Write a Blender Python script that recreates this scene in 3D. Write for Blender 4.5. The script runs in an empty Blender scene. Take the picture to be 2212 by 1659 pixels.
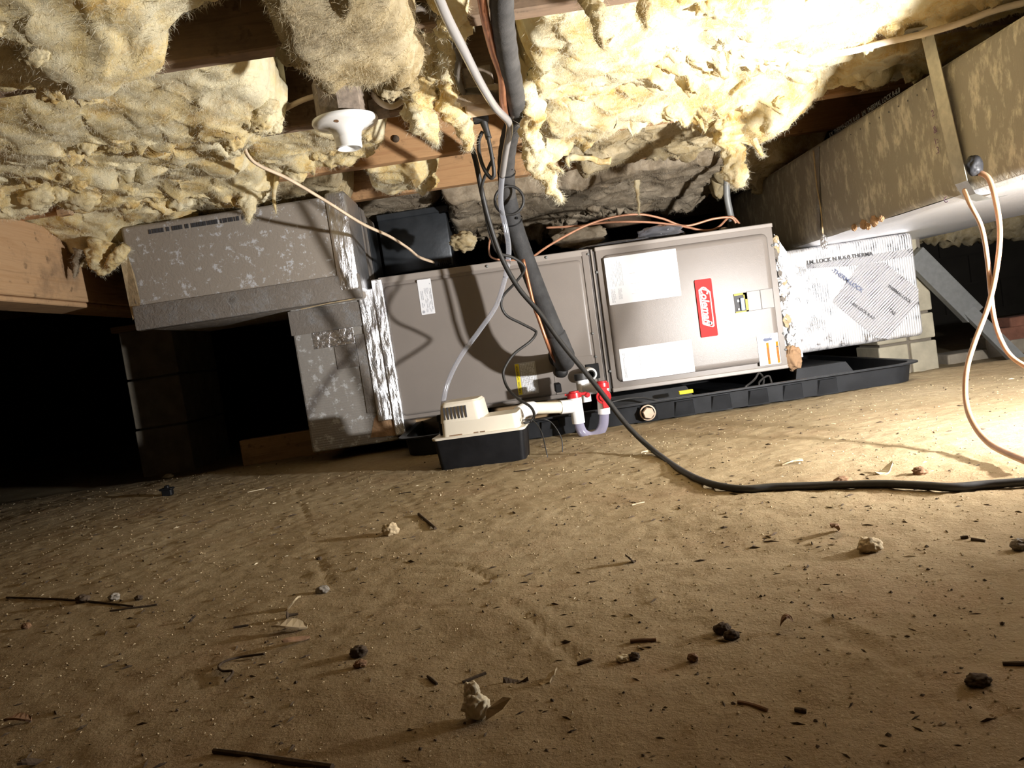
import bpy, bmesh, math, random
import numpy as np
from mathutils import Vector, Matrix
random.seed(7)
scene = bpy.context.scene
COL = scene.collection
R = math.radians

# ------------------------------------------------------------------ camera
F = 1660.0                      # focal length in pixels of the 2212 x 1659 frame
CAMZ = 0.286
PITCH, ROLL = 3.28, 8.6
cam_d = bpy.data.cameras.new('camera')
cam_d.sensor_fit = 'HORIZONTAL'; cam_d.sensor_width = 36.0
cam_d.lens = F / 2212 * 36.0
cam_d.clip_start = 0.02; cam_d.clip_end = 60
cam = bpy.data.objects.new('camera', cam_d); COL.objects.link(cam)
CM = Matrix.Rotation(R(90 - PITCH), 3, 'X') @ Matrix.Rotation(R(-ROLL), 3, 'Z')
cam.matrix_world = Matrix.Translation((0, 0, CAMZ)) @ CM.to_4x4()
scene.camera = cam
CO = Vector((0, 0, CAMZ))

# ------------------------------------------------------------------ world, exposure
w = bpy.data.worlds.new('world'); scene.world = w; w.use_nodes = True
w.node_tree.nodes['Background'].inputs[0].default_value = (0.9, 0.85, 0.75, 1)
w.node_tree.nodes['Background'].inputs[1].default_value = 0.0015
scene.view_settings.view_transform = 'Standard'
scene.view_settings.look = 'None'
scene.view_settings.gamma = 1.0
scene.view_settings.use_curve_mapping = False
scene.view_settings.exposure = 0.0

# the one work light standing on the dirt, right of the picture
LAMP = Vector((1.06, 0.90, 0.215))
LDIR = Vector((-.43, .68, .60)).normalized()
ld = bpy.data.lights.new('work_light_led', 'AREA')
ld.shape = 'DISK'; ld.size = .05
ld.energy = 56; ld.color = (1.0, 0.975, 0.95)
lo = bpy.data.objects.new('work_light_led', ld); COL.objects.link(lo)
lo.rotation_mode = 'QUATERNION'; lo.rotation_quaternion = (-LDIR).to_track_quat('Z', 'Y'); lo.location = LAMP

# ------------------------------------------------------------------ picture <-> place helpers
def ray(px, py):
    return CM @ Vector(((px - 1106) / F, -(py - 829.5) / F, -1.0))
def at(px, py, Y):              # point at depth Y
    d = ray(px, py); return CO + d * (Y / d.y)
def atz(px, py, z):             # point on a level plane
    d = ray(px, py); return CO + d * ((z - CAMZ) / d.z)
def atx(px, py, X):
    d = ray(px, py); return CO + d * (X / d.x)
def proj(p):
    q = CM.transposed() @ (Vector(p) - CO)
    return (1106 + F * q.x / -q.z, 829.5 - F * q.y / -q.z)
def sx(px, Y, z):               # X at which a point of depth Y, height z shows in column px
    a, b = proj((-1, Y, z))[0], proj((1, Y, z))[0]
    X = -1 + 2 * (px - a) / (b - a)
    for _ in range(3):
        c = proj((X, Y, z))[0]; d = proj((X + .01, Y, z))[0]
        X += (px - c) * .01 / (d - c)
    return X

# ------------------------------------------------------------------ noise (vectorised)
def _hash(ix, iy, iz, seed):
    with np.errstate(over='ignore'):
        h = (ix.astype(np.uint32) * np.uint32(374761393) + iy.astype(np.uint32) * np.uint32(668265263)
             + iz.astype(np.uint32) * np.uint32(2147483647) + np.uint32(seed * 974711 + 13))
        h = (h ^ (h >> np.uint32(13))) * np.uint32(1274126177)
        h = h ^ (h >> np.uint32(16))
        h = h * np.uint32(2246822519); h ^= h >> np.uint32(15)
    return h
def pn(P, seed=0):
    P = np.asarray(P, float)
    i = np.floor(P).astype(np.int64); f = P - i
    u = f * f * f * (f * (f * 6 - 15) + 10)
    out = 0
    for dx in (0, 1):
        for dy in (0, 1):
            for dz in (0, 1):
                h = _hash(i[:, 0] + dx, i[:, 1] + dy, i[:, 2] + dz, seed)
                a = (h & np.uint32(1023)).astype(float) * (2 * math.pi / 1024)
                c = ((h >> np.uint32(10)) & np.uint32(1023)).astype(float) / 511.5 - 1
                s = np.sqrt(np.maximum(0, 1 - c * c))
                g = (f[:, 0] - dx) * s * np.cos(a) + (f[:, 1] - dy) * s * np.sin(a) + (f[:, 2] - dz) * c
                wt = (u[:, 0] if dx else 1 - u[:, 0]) * (u[:, 1] if dy else 1 - u[:, 1]) * (u[:, 2] if dz else 1 - u[:, 2])
                out = out + g * wt
    return out * 1.4
def fbm(P, octv=4, gain=.5, lac=2.07, seed=0, billow=False):
    P = np.asarray(P, float); a = 1.0; s = 0; n = 0
    for k in range(octv):
        v = pn(P, seed + k * 7)
        s = s + a * ((np.sqrt(v * v + .006) - .05) if billow else v); n += a
        P = P * lac + 3.7; a *= gain
    return s / n
def sstep(a, b, x):
    t = np.clip((x - a) / (b - a), 0, 1); return t * t * (3 - 2 * t)

# ------------------------------------------------------------------ materials
MATS = {}
class NT:
    def __init__(s, name):
        s.m = bpy.data.materials.new(name); s.m.use_nodes = True
        s.t = s.m.node_tree; s.t.nodes.clear()
        s.out = s.n('ShaderNodeOutputMaterial'); MATS[name] = s.m
    def n(s, k, **kw):
        x = s.t.nodes.new(k)
        for a, v in kw.items(): setattr(x, a, v)
        return x
    def l(s, a, b): s.t.links.new(a, b)
    def coord(s, which='Object', scale=(1, 1, 1)):
        c = s.n('ShaderNodeTexCoord'); mp = s.n('ShaderNodeMapping')
        mp.inputs['Scale'].default_value = scale
        s.l(c.outputs[which], mp.inputs[0]); return mp.outputs[0]
    def noise(s, vec, scale, detail=4, rough=.55, dist=0.0):
        x = s.n('ShaderNodeTexNoise'); s.l(vec, x.inputs['Vector'])
        x.inputs['Scale'].default_value = scale; x.inputs['Detail'].default_value = detail
        x.inputs['Roughness'].default_value = rough; x.inputs['Distortion'].default_value = dist
        return x.outputs['Fac']
    def ramp(s, fac, stops, interp='LINEAR'):
        r = s.n('ShaderNodeValToRGB'); r.color_ramp.interpolation = interp
        e = r.color_ramp.elements
        while len(e) > 1: e.remove(e[-1])
        for i, (p, c) in enumerate(stops):
            if isinstance(c, (int, float)): c = (c, c, c)
            q = e[0] if i == 0 else e.new(p)
            q.position = p; q.color = (*c[:3], 1)
        s.l(fac, r.inputs[0]); return r.outputs[0]
    def mix(s, fac, a, b, mode='MIX'):
        x = s.n('ShaderNodeMix', data_type='RGBA', blend_type=mode)
        for sock, v in ((x.inputs[0], fac), (x.inputs[6], a), (x.inputs[7], b)):
            if hasattr(v, 'links') or isinstance(v, bpy.types.NodeSocket): s.l(v, sock)
            elif isinstance(v, (int, float)): sock.default_value = v
            else: sock.default_value = (*v[:3], 1)
        return x.outputs[2]
    def bump(s, h, strength, dist=.01, nrm=None):
        b = s.n('ShaderNodeBump'); b.inputs['Strength'].default_value = strength
        b.inputs['Distance'].default_value = dist; s.l(h, b.inputs['Height'])
        if nrm is not None: s.l(nrm, b.inputs['Normal'])
        return b.outputs[0]
    def bsdf(s, col=None, rough=.6, metal=0.0, nrm=None, spec=None, **kw):
        b = s.n('ShaderNodeBsdfPrincipled')
        def put(k, v):
            if v is None: return
            if isinstance(v, bpy.types.NodeSocket): s.l(v, b.inputs[k])
            elif isinstance(v, (int, float)): b.inputs[k].default_value = v
            else: b.inputs[k].default_value = (*v[:3], 1)
        put('Base Color', col); put('Roughness', rough); put('Metallic', metal)
        put('Specular IOR Level', spec)
        if nrm is not None: s.l(nrm, b.inputs['Normal'])
        for k, v in kw.items(): put(k, v)
        return b.outputs[0]
    def done(s, sh): s.l(sh, s.out.inputs[0]); return s.m

def simple(name, col, rough=.6, metal=0.0, var=.15, nscale=30, bump=.0, bscale=200, spec=None, **kw):
    t = NT(name); v = t.coord()
    dark = [c * (1 - var) for c in col]; lite = [min(1, c * (1 + var)) for c in col]
    c = t.ramp(t.noise(v, nscale, 5), [(.3, dark), (.7, lite)])
    nr = t.bump(t.noise(v, bscale, 3), bump, .002) if bump else None
    return t.done(t.bsdf(c, rough, metal, nr, spec, **kw))

def m_dirt():
    t = NT('dirt'); v = t.coord()
    big = t.noise(v, 1.6, 6, .6); fine = t.noise(v, 55, 8, .7); gr = t.noise(v, 320, 3, .6)
    c = t.ramp(big, [(.3, (.305, .23, .13)), (.5, (.375, .30, .18)), (.72, (.45, .37, .24))])
    c = t.mix(t.ramp(fine, [(.35, 0), (.75, .55)]), c, (.20, .125, .06))
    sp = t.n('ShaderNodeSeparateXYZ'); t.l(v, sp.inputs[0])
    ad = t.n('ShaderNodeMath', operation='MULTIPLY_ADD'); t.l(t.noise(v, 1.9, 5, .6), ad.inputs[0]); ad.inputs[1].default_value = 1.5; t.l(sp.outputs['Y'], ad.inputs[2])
    front_shade = t.n('ShaderNodeMapRange'); t.l(ad.outputs[0], front_shade.inputs[0]); front_shade.inputs[1].default_value = 1.15; front_shade.inputs[2].default_value = 2.3; front_shade.inputs[3].default_value = .75; front_shade.inputs[4].default_value = 0
    c = t.mix(front_shade.outputs[0], c, (.215, .152, .080))  # soil browner toward the viewer, painting in the lamp's falloff
    red = t.ramp(t.noise(v, 4.5, 5, .65), [(.52, 0), (.72, .5)])
    c = t.mix(red, c, (.25, .155, .085))
    c = t.mix(t.ramp(gr, [(.60, 0), (.72, .45)]), c, (.56, .47, .32))
    c = t.mix(t.ramp(t.noise(v, 140, 3, .6), [(.66, 0), (.74, .5)]), c, (.14, .085, .04))
    n1 = t.bump(t.noise(v, 30, 8, .72), .32, .010)
    n2 = t.bump(t.noise(v, 110, 5, .7), .35, .004, n1)
    n2 = t.bump(gr, .35, .002, n2)
    return t.done(t.bsdf(c, .95, 0, n2, .15))

def m_wood(name, a, b, dirt, axis='X'):
    t = NT(name)
    sc = {'X': (1.2, 22, 22), 'Y': (22, 1.2, 22), 'Z': (22, 22, 1.2)}[axis]
    v = t.coord('Object', sc)
    g = t.noise(v, 2.2, 8, .65, 1.2)
    c = t.ramp(g, [(.28, a), (.52, b), (.75, [x * .72 for x in a])])
    v2 = t.coord()
    c = t.mix(t.ramp(t.noise(v2, 7, 6, .7), [(.5, 0), (.72, .7)]), c, dirt)
    c = t.mix(t.ramp(t.noise(v2, 31, 4, .6), [(.62, 0), (.72, .6)]), c, [x * .4 for x in dirt])
    return t.done(t.bsdf(c, .8, 0, t.bump(g, .25, .003), .2))

def m_insul(name, pale, mid, deep, dirt, dirt_amt=.35, trans=.20):
    t = NT(name); v = t.coord()
    a = t.noise(v, 9, 6, .6, .6); b = t.noise(v, 34, 6, .7, 1.0)
    c = t.ramp(a, [(.33, deep), (.46, mid), (.62, pale)])
    c = t.mix(t.ramp(b, [(.48, 0), (.66, .75)]), c, pale)
    c = t.mix(t.ramp(t.noise(v, 21, 5, .65, .8), [(.55, 0), (.72, .55)]), c, deep)
    c = t.mix(t.ramp(t.noise(v, 5.5, 5, .7), [(.5, 0), (.75, dirt_amt)]), c, dirt)
    c = t.mix(t.ramp(t.noise(v, 90, 3, .6), [(.70, 0), (.76, dirt_amt * 1.6)]), c, [x * .35 for x in dirt])
    vs = t.coord('Object', (1, 1, .35))
    n1 = t.bump(t.noise(v, 40, 9, .72, 1.2), .45, .010)
    n2 = t.bump(t.noise(vs, 170, 6, .75, 1.6), .5, .005, n1)
    s1 = t.bsdf(c, 1.0, 0, n2, .05)
    tr = t.n('ShaderNodeBsdfTranslucent'); t.l(c, tr.inputs[0]); t.l(n2, tr.inputs['Normal'])
    mx = t.n('ShaderNodeMixShader'); mx.inputs[0].default_value = trans
    t.l(s1, mx.inputs[1]); t.l(tr.outputs[0], mx.inputs[2])
    return t.done(mx.outputs[0])

def m_fiber(name, col):
    t = NT(name); v = t.coord()
    c = t.ramp(t.noise(v, 40, 3), [(.3, [x * .85 for x in col]), (.7, col)])
    d = t.n('ShaderNodeBsdfDiffuse'); tr = t.n('ShaderNodeBsdfTranslucent'); t.l(c, d.inputs[0]); t.l(c, tr.inputs[0])
    mx = t.n('ShaderNodeMixShader'); mx.inputs[0].default_value = .5; t.l(d.outputs[0], mx.inputs[1]); t.l(tr.outputs[0], mx.inputs[2])
    return t.done(mx.outputs[0])

def m_foil(name,  col=(.86, .87, .9), rough=.28, dirt=None, damt=0.0, dscale=14, scrim=0.0, crinkle=.5, thr=.55, rot=None, met=.95, st=(1, 1, 1), sharp=1.0):
    t = NT(name); v = t.coord('Object', st)
    cr = t.noise(v, 60, 5, .65, 1.4)
    n = t.bump(cr, crinkle, .006)
    if scrim:
        wv = t.n('ShaderNodeTexWave', wave_type='BANDS', bands_direction='X', wave_profile='SIN')
        mp = t.n('ShaderNodeMapping'); t.l(v, mp.inputs[0])
        if rot: mp.inputs['Rotation'].default_value = rot
        t.l(mp.outputs[0], wv.inputs['Vector']); wv.inputs['Scale'].default_value = 42
        wv.inputs['Distortion'].default_value = .6; wv.inputs['Detail'].default_value = 2
        n = t.bump(wv.outputs['Fac'], scrim, .003, n)
    c, m, rg = col, .95, rough
    if dirt is not None:
        f = t.ramp(t.noise(v, dscale, 7, .72), [(thr - .08 * sharp, damt), (thr + .06 * sharp, damt * .12)])
        c = t.mix(f, col, dirt)
        m = t.ramp(f, [(0, met), (.7, .0)]); rg = t.ramp(f, [(0, rough), (.6, .85)])
    return t.done(t.bsdf(c, rg, m, n))

def m_glow(name, col, s):
    t = NT(name); e = t.n('ShaderNodeEmission'); e.inputs[0].default_value = (*col, 1); e.inputs[1].default_value = s
    return t.done(e.outputs[0])

def m_clear(name, col, rough=.1, alpha=.45):
    t = NT(name)
    g = t.bsdf(col, rough, 0, None, .6, **{'Coat Weight': .6})
    tr = t.n('ShaderNodeBsdfTransparent'); tr.inputs[0].default_value = (.93, .93, .96, 1)
    lw = t.n('ShaderNodeLayerWeight'); lw.inputs[0].default_value = .45
    f = t.ramp(lw.outputs['Facing'], [(0, alpha), (.8, min(1, alpha + .5))])
    mx = t.n('ShaderNodeMixShader'); t.l(f, mx.inputs[0]); t.l(tr.outputs[0], mx.inputs[1]); t.l(g, mx.inputs[2])
    return t.done(mx.outputs[0])

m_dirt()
m_wood('joist_wood', (.36, .19, .09), (.46, .27, .13), (.13, .085, .055), 'X')
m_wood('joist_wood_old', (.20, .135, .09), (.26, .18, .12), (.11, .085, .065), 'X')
m_wood('girder_wood', (.42, .25, .125), (.50, .32, .175), (.17, .115, .075), 'Y')
m_wood('lumber', (.34, .22, .11), (.42, .28, .15), (.14, .09, .05), 'X')
m_wood('subfloor_wood', (.22, .14, .08), (.28, .18, .10), (.08, .05, .03), 'Y')
m_insul('insulation', (.95, .87, .62), (.88, .71, .36), (.70, .45, .14), (.36, .27, .16), .45)
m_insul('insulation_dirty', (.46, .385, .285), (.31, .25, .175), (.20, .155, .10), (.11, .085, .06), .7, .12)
m_insul('insulation_dim', (.64, .55, .37), (.50, .40, .23), (.34, .25, .12), (.18, .14, .09), .6, .15)  # duller insulation; on the hanging flap this colour holds the shade
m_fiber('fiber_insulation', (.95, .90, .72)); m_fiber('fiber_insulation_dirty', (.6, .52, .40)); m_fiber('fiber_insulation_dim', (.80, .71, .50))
simple('taupe_paint', (.235, .207, .185), .25, 0, .04, 6, .12, 700, .21)
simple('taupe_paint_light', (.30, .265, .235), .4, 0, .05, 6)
simple('seam_dark', (.05, .04, .035), .5)
simple('label_white', (.80, .81, .84), .55, 0, .02, 5, spec=.2)
simple('label_clear', (.50, .49, .47), .25, 0, .02, 5)
simple('print_black', (.045, .045, .05), .6)
simple('print_grey', (.42, .43, .47), .6)
simple('print_blue', (.10, .12, .20), .6)
simple('print_purple', (.13, .06, .12), .6)
simple('label_yellow', (.80, .66, .03), .6, 0, .03, spec=.2)
simple('label_orange', (.80, .22, .015), .7, 0, .03, spec=.15)
simple('logo_red', (.62, .045, .045), .75, 0, .03, spec=.15)
simple('logo_white', (.90, .88, .87), .75, 0, .02, spec=.15)
simple('red_plastic', (.47, .02, .025), .32, 0, .08)
simple('pvc_white', (.82, .82, .82), .3, 0, .03)
simple('pvc_cream', (.76, .70, .56), .35, 0, .08, 40)
simple('cream_plastic', (.76, .70, .58), .38, 0, .03, 20)
simple('black_plastic', (.011, .011, .012), .5, 0, .3, 25, .25, 60, .15)
simple('pan_plastic', (.016, .017, .019), .48, 0, .3, 18, .2, 45, .18)
simple('black_rubber', (.022, .021, .020), .55, 0, .3, 60)
simple('dusty_rubber', (.10, .085, .07), .8, 0, .35, 25, .2, 300)
simple('foam_black', (.036, .036, .037), .85, 0, .35, 40, .3, 240)
simple('foam_dusty', (.06, .057, .054), .9, 0, .4, 22, .3, 240)
simple('dust', (.36, .29, .22), .98, 0, .2, 60, .8, 260)
simple('box_grey', (.24, .19, .145), .85, 0, .35, 90, .3, 200)
simple('porcelain', (.84, .83, .80), .16, 0, .02, 8, spec=.6)
simple('copper', (.50, .22, .12), .42, .75, .25, 30, .1, 200)
simple('wire_copper', (.50, .25, .15), .4, .2, .2, 30)
simple('lamp_cord', (.42, .24, .15), .35, .1, .15, 30)
simple('romex', (.66, .52, .37), .6, 0, .16, 25)
simple('romex_white', (.82, .72, .60), .5, 0, .1, 25)
simple('galvanized', (.50, .51, .50), .42, .85, .14, 40, .1, 90)
simple('strap_metal', (.44, .41, .33), .52, .7, .2, 40, .2, 60)
simple('steel_grey', (.22, .225, .22), .55, .3, .1, 60)
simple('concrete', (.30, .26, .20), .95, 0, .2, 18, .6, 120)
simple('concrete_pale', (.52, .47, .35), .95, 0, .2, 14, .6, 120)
simple('mortar', (.22, .19, .15), .98, 0, .15, 30, .6, 150)
simple('brick_red', (.22, .095, .06), .95, 0, .3, 20, .5, 120)
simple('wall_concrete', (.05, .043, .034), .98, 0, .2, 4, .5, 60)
simple('brown_chunk', (.36, .22, .12), .95, 0, .25, 40, .8, 160)
simple('bolt_tan', (.55, .42, .31), .5, 0, .1, 40)
simple('slate_duct', (.045, .05, .056), .38, .4, .2, 20, .3, 40)
simple('debris_dark', (.08, .058, .04), .95, 0, .4, 60, .5, 150, .1)
simple('debris_brown', (.20, .11, .055), .9, 0, .3, 60, .5, 150)
simple('debris_tan', (.46, .36, .22), .95, 0, .25, 60, .5, 150)
simple('debris_pale', (.62, .54, .38), .95, 0, .2, 60, .4, 150)
simple('debris_grey', (.26, .23, .19), .9, 0, .3, 60, .5, 150)
simple('window_yellow', (.42, .36, .06), .6)
simple('switch_blue', (.30, .38, .50), .3)
simple('lamp_black', (.03, .03, .03), .5)
m_foil('foil', rough=.26)
m_foil('foil_tape', (.90, .91, .94), .32, crinkle=.75, st=(1, 1, .30))
m_foil('foil_scrim', (.74, .75, .79), .19, (.44, .41, .37), .45, 26, .5, .16)
m_foil('foil_scrim_diag', (.66, .67, .71), .24, (.34, .32, .30), .35, 30, 1.0, .35, rot=(0, R(-52), 0))
m_foil('foil_dull', (.36, .36, .36), .40, (.16, .13, .10), .8, 16, 0, .5, .58)
m_foil('duct_dusty', (.66, .68, .72), .45, (.30, .26, .215), .97, 46, 0, .25, .60, None, .25, sharp=.45)
m_foil('plenum_dusty', (.60, .61, .62), .42, (.25, .228, .20), .92, 40, .2, .35, .585, (0, R(90), 0), .3, sharp=.5)
m_foil('return_dusty', (.56, .51, .41), .5, (.25, .225, .185), .95, 34, 0, .35, .58, None, .3, (1, 1, .45))
m_foil('foil_under', (.93, .93, .95), .46, crinkle=.5)
m_foil('foil_bright', (.88, .89, .92), .24, crinkle=.5)
m_clear('vinyl_clear', (.50, .52, .57), .10, .22)
m_clear('vinyl_cloudy', (.40, .385, .37), .22, .6)
m_clear('vinyl_violet', (.36, .345, .47), .12, .6)
m_clear('film', (.35, .35, .37), .12, .12)
m_clear('film_tan', (.55, .44, .28), .4, .5)
m_glow('lens_glow', (1.0, .97, .95), 6)

# ------------------------------------------------------------------ mesh helpers
class MB:
    def __init__(s): s.v = []; s.f = []
    def add(s, vs, fs):
        o = len(s.v); s.v += [Vector(p) for p in vs]; s.f += [tuple(i + o for i in q) for q in fs]; return s
    def box(s, a, b, M=None):
        (x0, y0, z0), (x1, y1, z1) = a, b
        vs = [Vector(p) for p in ((x0, y0, z0), (x1, y0, z0), (x1, y1, z0), (x0, y1, z0), (x0, y0, z1), (x1, y0, z1), (x1, y1, z1), (x0, y1, z1))]
        if M: vs = [M @ p for p in vs]
        return s.add(vs, [(0, 3, 2, 1), (4, 5, 6, 7), (0, 1, 5, 4), (1, 2, 6, 5), (2, 3, 7, 6), (3, 0, 4, 7)])
    def rbox(s, a, b, bev, seg=2, M=None):
        bm = bmesh.new(); bmesh.ops.create_cube(bm, size=1)
        a, b = Vector(a), Vector(b); c = (a + b) / 2; d = b - a
        for v in bm.verts: v.co = Vector((c.x + v.co.x * d.x, c.y + v.co.y * d.y, c.z + v.co.z * d.z))
        bmesh.ops.bevel(bm, geom=bm.edges[:], offset=bev, segments=seg, affect='EDGES', profile=.5)
        bm.verts.index_update()
        s.add([M @ v.co if M else v.co.copy() for v in bm.verts], [[v.index for v in f.verts] for f in bm.faces]); bm.free(); return s
    def prism(s, pts, axis_vec, M=None):          # pts: 3-d outline, swept by axis_vec
        n = len(pts); A = [Vector(p) for p in pts]; B = [p + Vector(axis_vec) for p in A]
        vs = A + B
        if M: vs = [M @ p for p in vs]
        return s.add(vs, [tuple(range(n - 1, -1, -1)), tuple(range(n, 2 * n))] + [(i, (i + 1) % n, n + (i + 1) % n, n + i) for i in range(n)])
    def tube(s, path, r, seg=10, caps=True, flat=1.0):
        P = [Vector(p) for p in path]; n = len(P)
        rs = r if isinstance(r, (list, tuple)) else [r] * n
        T = [(P[min(i + 1, n - 1)] - P[max(i - 1, 0)]).normalized() for i in range(n)]
        up = Vector((0, 0, 1)) if abs(T[0].z) < .9 else Vector((1, 0, 0))
        N = (up - T[0] * up.dot(T[0])).normalized(); vs = []
        for i in range(n):
            N = (N - T[i] * N.dot(T[i])).normalized(); B = T[i].cross(N)
            for k in range(seg):
                a = 2 * math.pi * k / seg
                vs.append(P[i] + (N * math.cos(a) + B * math.sin(a) * flat) * rs[i])
        fs = [(i * seg + k, i * seg + (k + 1) % seg, (i + 1) * seg + (k + 1) % seg, (i + 1) * seg + k) for i in range(n - 1) for k in range(seg)]
        if caps: fs += [tuple(range(seg - 1, -1, -1)), tuple((n - 1) * seg + k for k in range(seg))]
        return s.add(vs, fs)
    def lathe(s, prof, base, axis=(0, 0, 1), seg=32):     # prof: (radius, height) pairs
        ax = Vector(axis).normalized(); u = ax.orthogonal().normalized(); w_ = ax.cross(u); b = Vector(base)
        vs = []
        for r, h in prof:
            for k in range(seg):
                a = 2 * math.pi * k / seg; vs.append(b + ax * h + (u * math.cos(a) + w_ * math.sin(a)) * max(r, 1e-5))
        n = len(prof)
        fs = [(i * seg + k, i * seg + (k + 1) % seg, (i + 1) * seg + (k + 1) % seg, (i + 1) * seg + k) for i in range(n - 1) for k in range(seg)]
        return s.add(vs, fs)
    def rrect(s, x0, x1, z0, z1, r, y_back, y_front, bev=.0, seg=5, M=None):   # rounded plate facing -y, bevelled front edge
        def ring(x0, x1, z0, z1, r, y):
            o = []
            for cx, cz, a0 in ((x1 - r, z1 - r, 0), (x0 + r, z1 - r, 90), (x0 + r, z0 + r, 180), (x1 - r, z0 + r, 270)):
                for k in range(seg + 1):
                    a = R(a0 + 90 * k / seg); o.append(Vector((cx + r * math.cos(a), y, cz + r * math.sin(a))))
            return o
        rings = [ring(x0, x1, z0, z1, r, y_back)]
        if bev:
            for q in (0, .35, .7, 1):
                a = q * math.pi / 2; k = bev * (1 - math.cos(a)); h = math.sin(a)
                rings.append(ring(x0 + k, x1 - k, z0 + k, z1 - k, max(.0005, r - k * .5), y_back + (y_front - y_back) * h))
            k = bev * 1.6; rings.append(ring(x0 + k, x1 - k, z0 + k, z1 - k, max(.0005, r - k * .5), y_front))
        else: rings.append(ring(x0, x1, z0, z1, r, y_front))
        n = len(rings[0]); vs = [p for q in rings for p in q]
        if M: vs = [M @ p for p in vs]
        fs = [(i * n + k, (i + 1) * n + k, (i + 1) * n + (k + 1) % n, i * n + (k + 1) % n) for i in range(len(rings) - 1) for k in range(n)]
        fs += [tuple((len(rings) - 1) * n + k for k in range(n - 1, -1, -1)), tuple(range(n))]
        return s.add(vs, fs)

MWM = {}
def wm(o): return MWM.get(o.name, Matrix())
def put(name, mb, mat, parent=None, smooth=False, label=None, cat=None, group=None, kind=None, local=False, auto=None):
    me = bpy.data.meshes.new(name)
    if isinstance(mb, MB): vs, fs = mb.v, mb.f
    else: vs, fs = mb
    if parent is not None and not local:
        inv = wm(parent).inverted(); vs = [inv @ Vector(p) for p in vs]
    if isinstance(vs, np.ndarray): vs = vs.tolist()
    me.from_pydata([tuple(p) for p in vs], [], [tuple(f) for f in fs]); me.update()
    bm = bmesh.new(); bm.from_mesh(me); bmesh.ops.recalc_face_normals(bm, faces=bm.faces[:]); bm.to_mesh(me); bm.free()
    if mat: me.materials.append(MATS[mat])
    if smooth or auto:
        me.polygons.foreach_set('use_smooth', [True] * len(me.polygons))
        if auto: me.set_sharp_from_angle(angle=R(auto))
    o = bpy.data.objects.new(name, me); COL.objects.link(o)
    if parent is not None: o.parent = parent; MWM[o.name] = wm(parent)
    props(o, label, cat, group, kind); return o
def props(o, label=None, cat=None, group=None, kind=None):
    if label: o['label'] = label
    if cat: o['category'] = cat
    if group: o['group'] = group
    if kind: o['kind'] = kind
def thing(name, label, cat, loc=(0, 0, 0), M=None, group=None):
    o = bpy.data.objects.new(name, None); COL.objects.link(o); o.empty_display_size = .05
    m = M if M is not None else Matrix.Translation(Vector(loc))
    o.matrix_world = m; MWM[o.name] = m.copy(); props(o, label, cat, group); return o
def copy_part(src, parent, off=(0, 0, 0)):
    c = src.copy(); COL.objects.link(c); c.parent = parent; c.location = Vector(src.location) + Vector(off); return c

def smooth_path(pts, n=8):
    P = [Vector(p) for p in pts]; o = []
    for i in range(len(P) - 1):
        a, b, c, d = P[max(i - 1, 0)], P[i], P[i + 1], P[min(i + 2, len(P) - 1)]
        for k in range(n):
            t = k / n
            o.append(.5 * ((2 * b) + (c - a) * t + (2 * a - 5 * b + 4 * c - d) * t * t + (3 * b - a - 3 * c + d) * t ** 3))
    o.append(P[-1]); return o
def pxpath(l, n=8): return smooth_path([at(*q) for q in l], n)

def text_mesh(s, size, right, up, org, depth=.0006, shear=0, bold=0, align='CENTER'):
    c = bpy.data.curves.new('t', 'FONT'); c.body = s; c.size = size; c.shear = shear; c.offset = bold
    c.align_x = align; c.align_y = 'CENTER'; c.extrude = depth / 2; c.resolution_u = 3
    o = bpy.data.objects.new('t', c); COL.objects.link(o)
    dg = bpy.context.evaluated_depsgraph_get(); me = bpy.data.meshes.new_from_object(o.evaluated_get(dg))
    r, u = Vector(right).normalized(), Vector(up).normalized(); nn = r.cross(u)
    M = Matrix((r, u, nn)).transposed().to_4x4(); M.translation = Vector(org)
    vs = [M @ v.co for v in me.vertices]; fs = [tuple(p.vertices) for p in me.polygons]
    bpy.data.objects.remove(o); bpy.data.curves.remove(c); bpy.data.meshes.remove(me)
    return vs, fs

# ================================================================== the setting
JZ = .79                                         # underside of the floor joists
JY = [.84, 1.246, 1.65, 2.055, 2.46, 2.87, 3.28, 3.69, 4.1]
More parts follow.
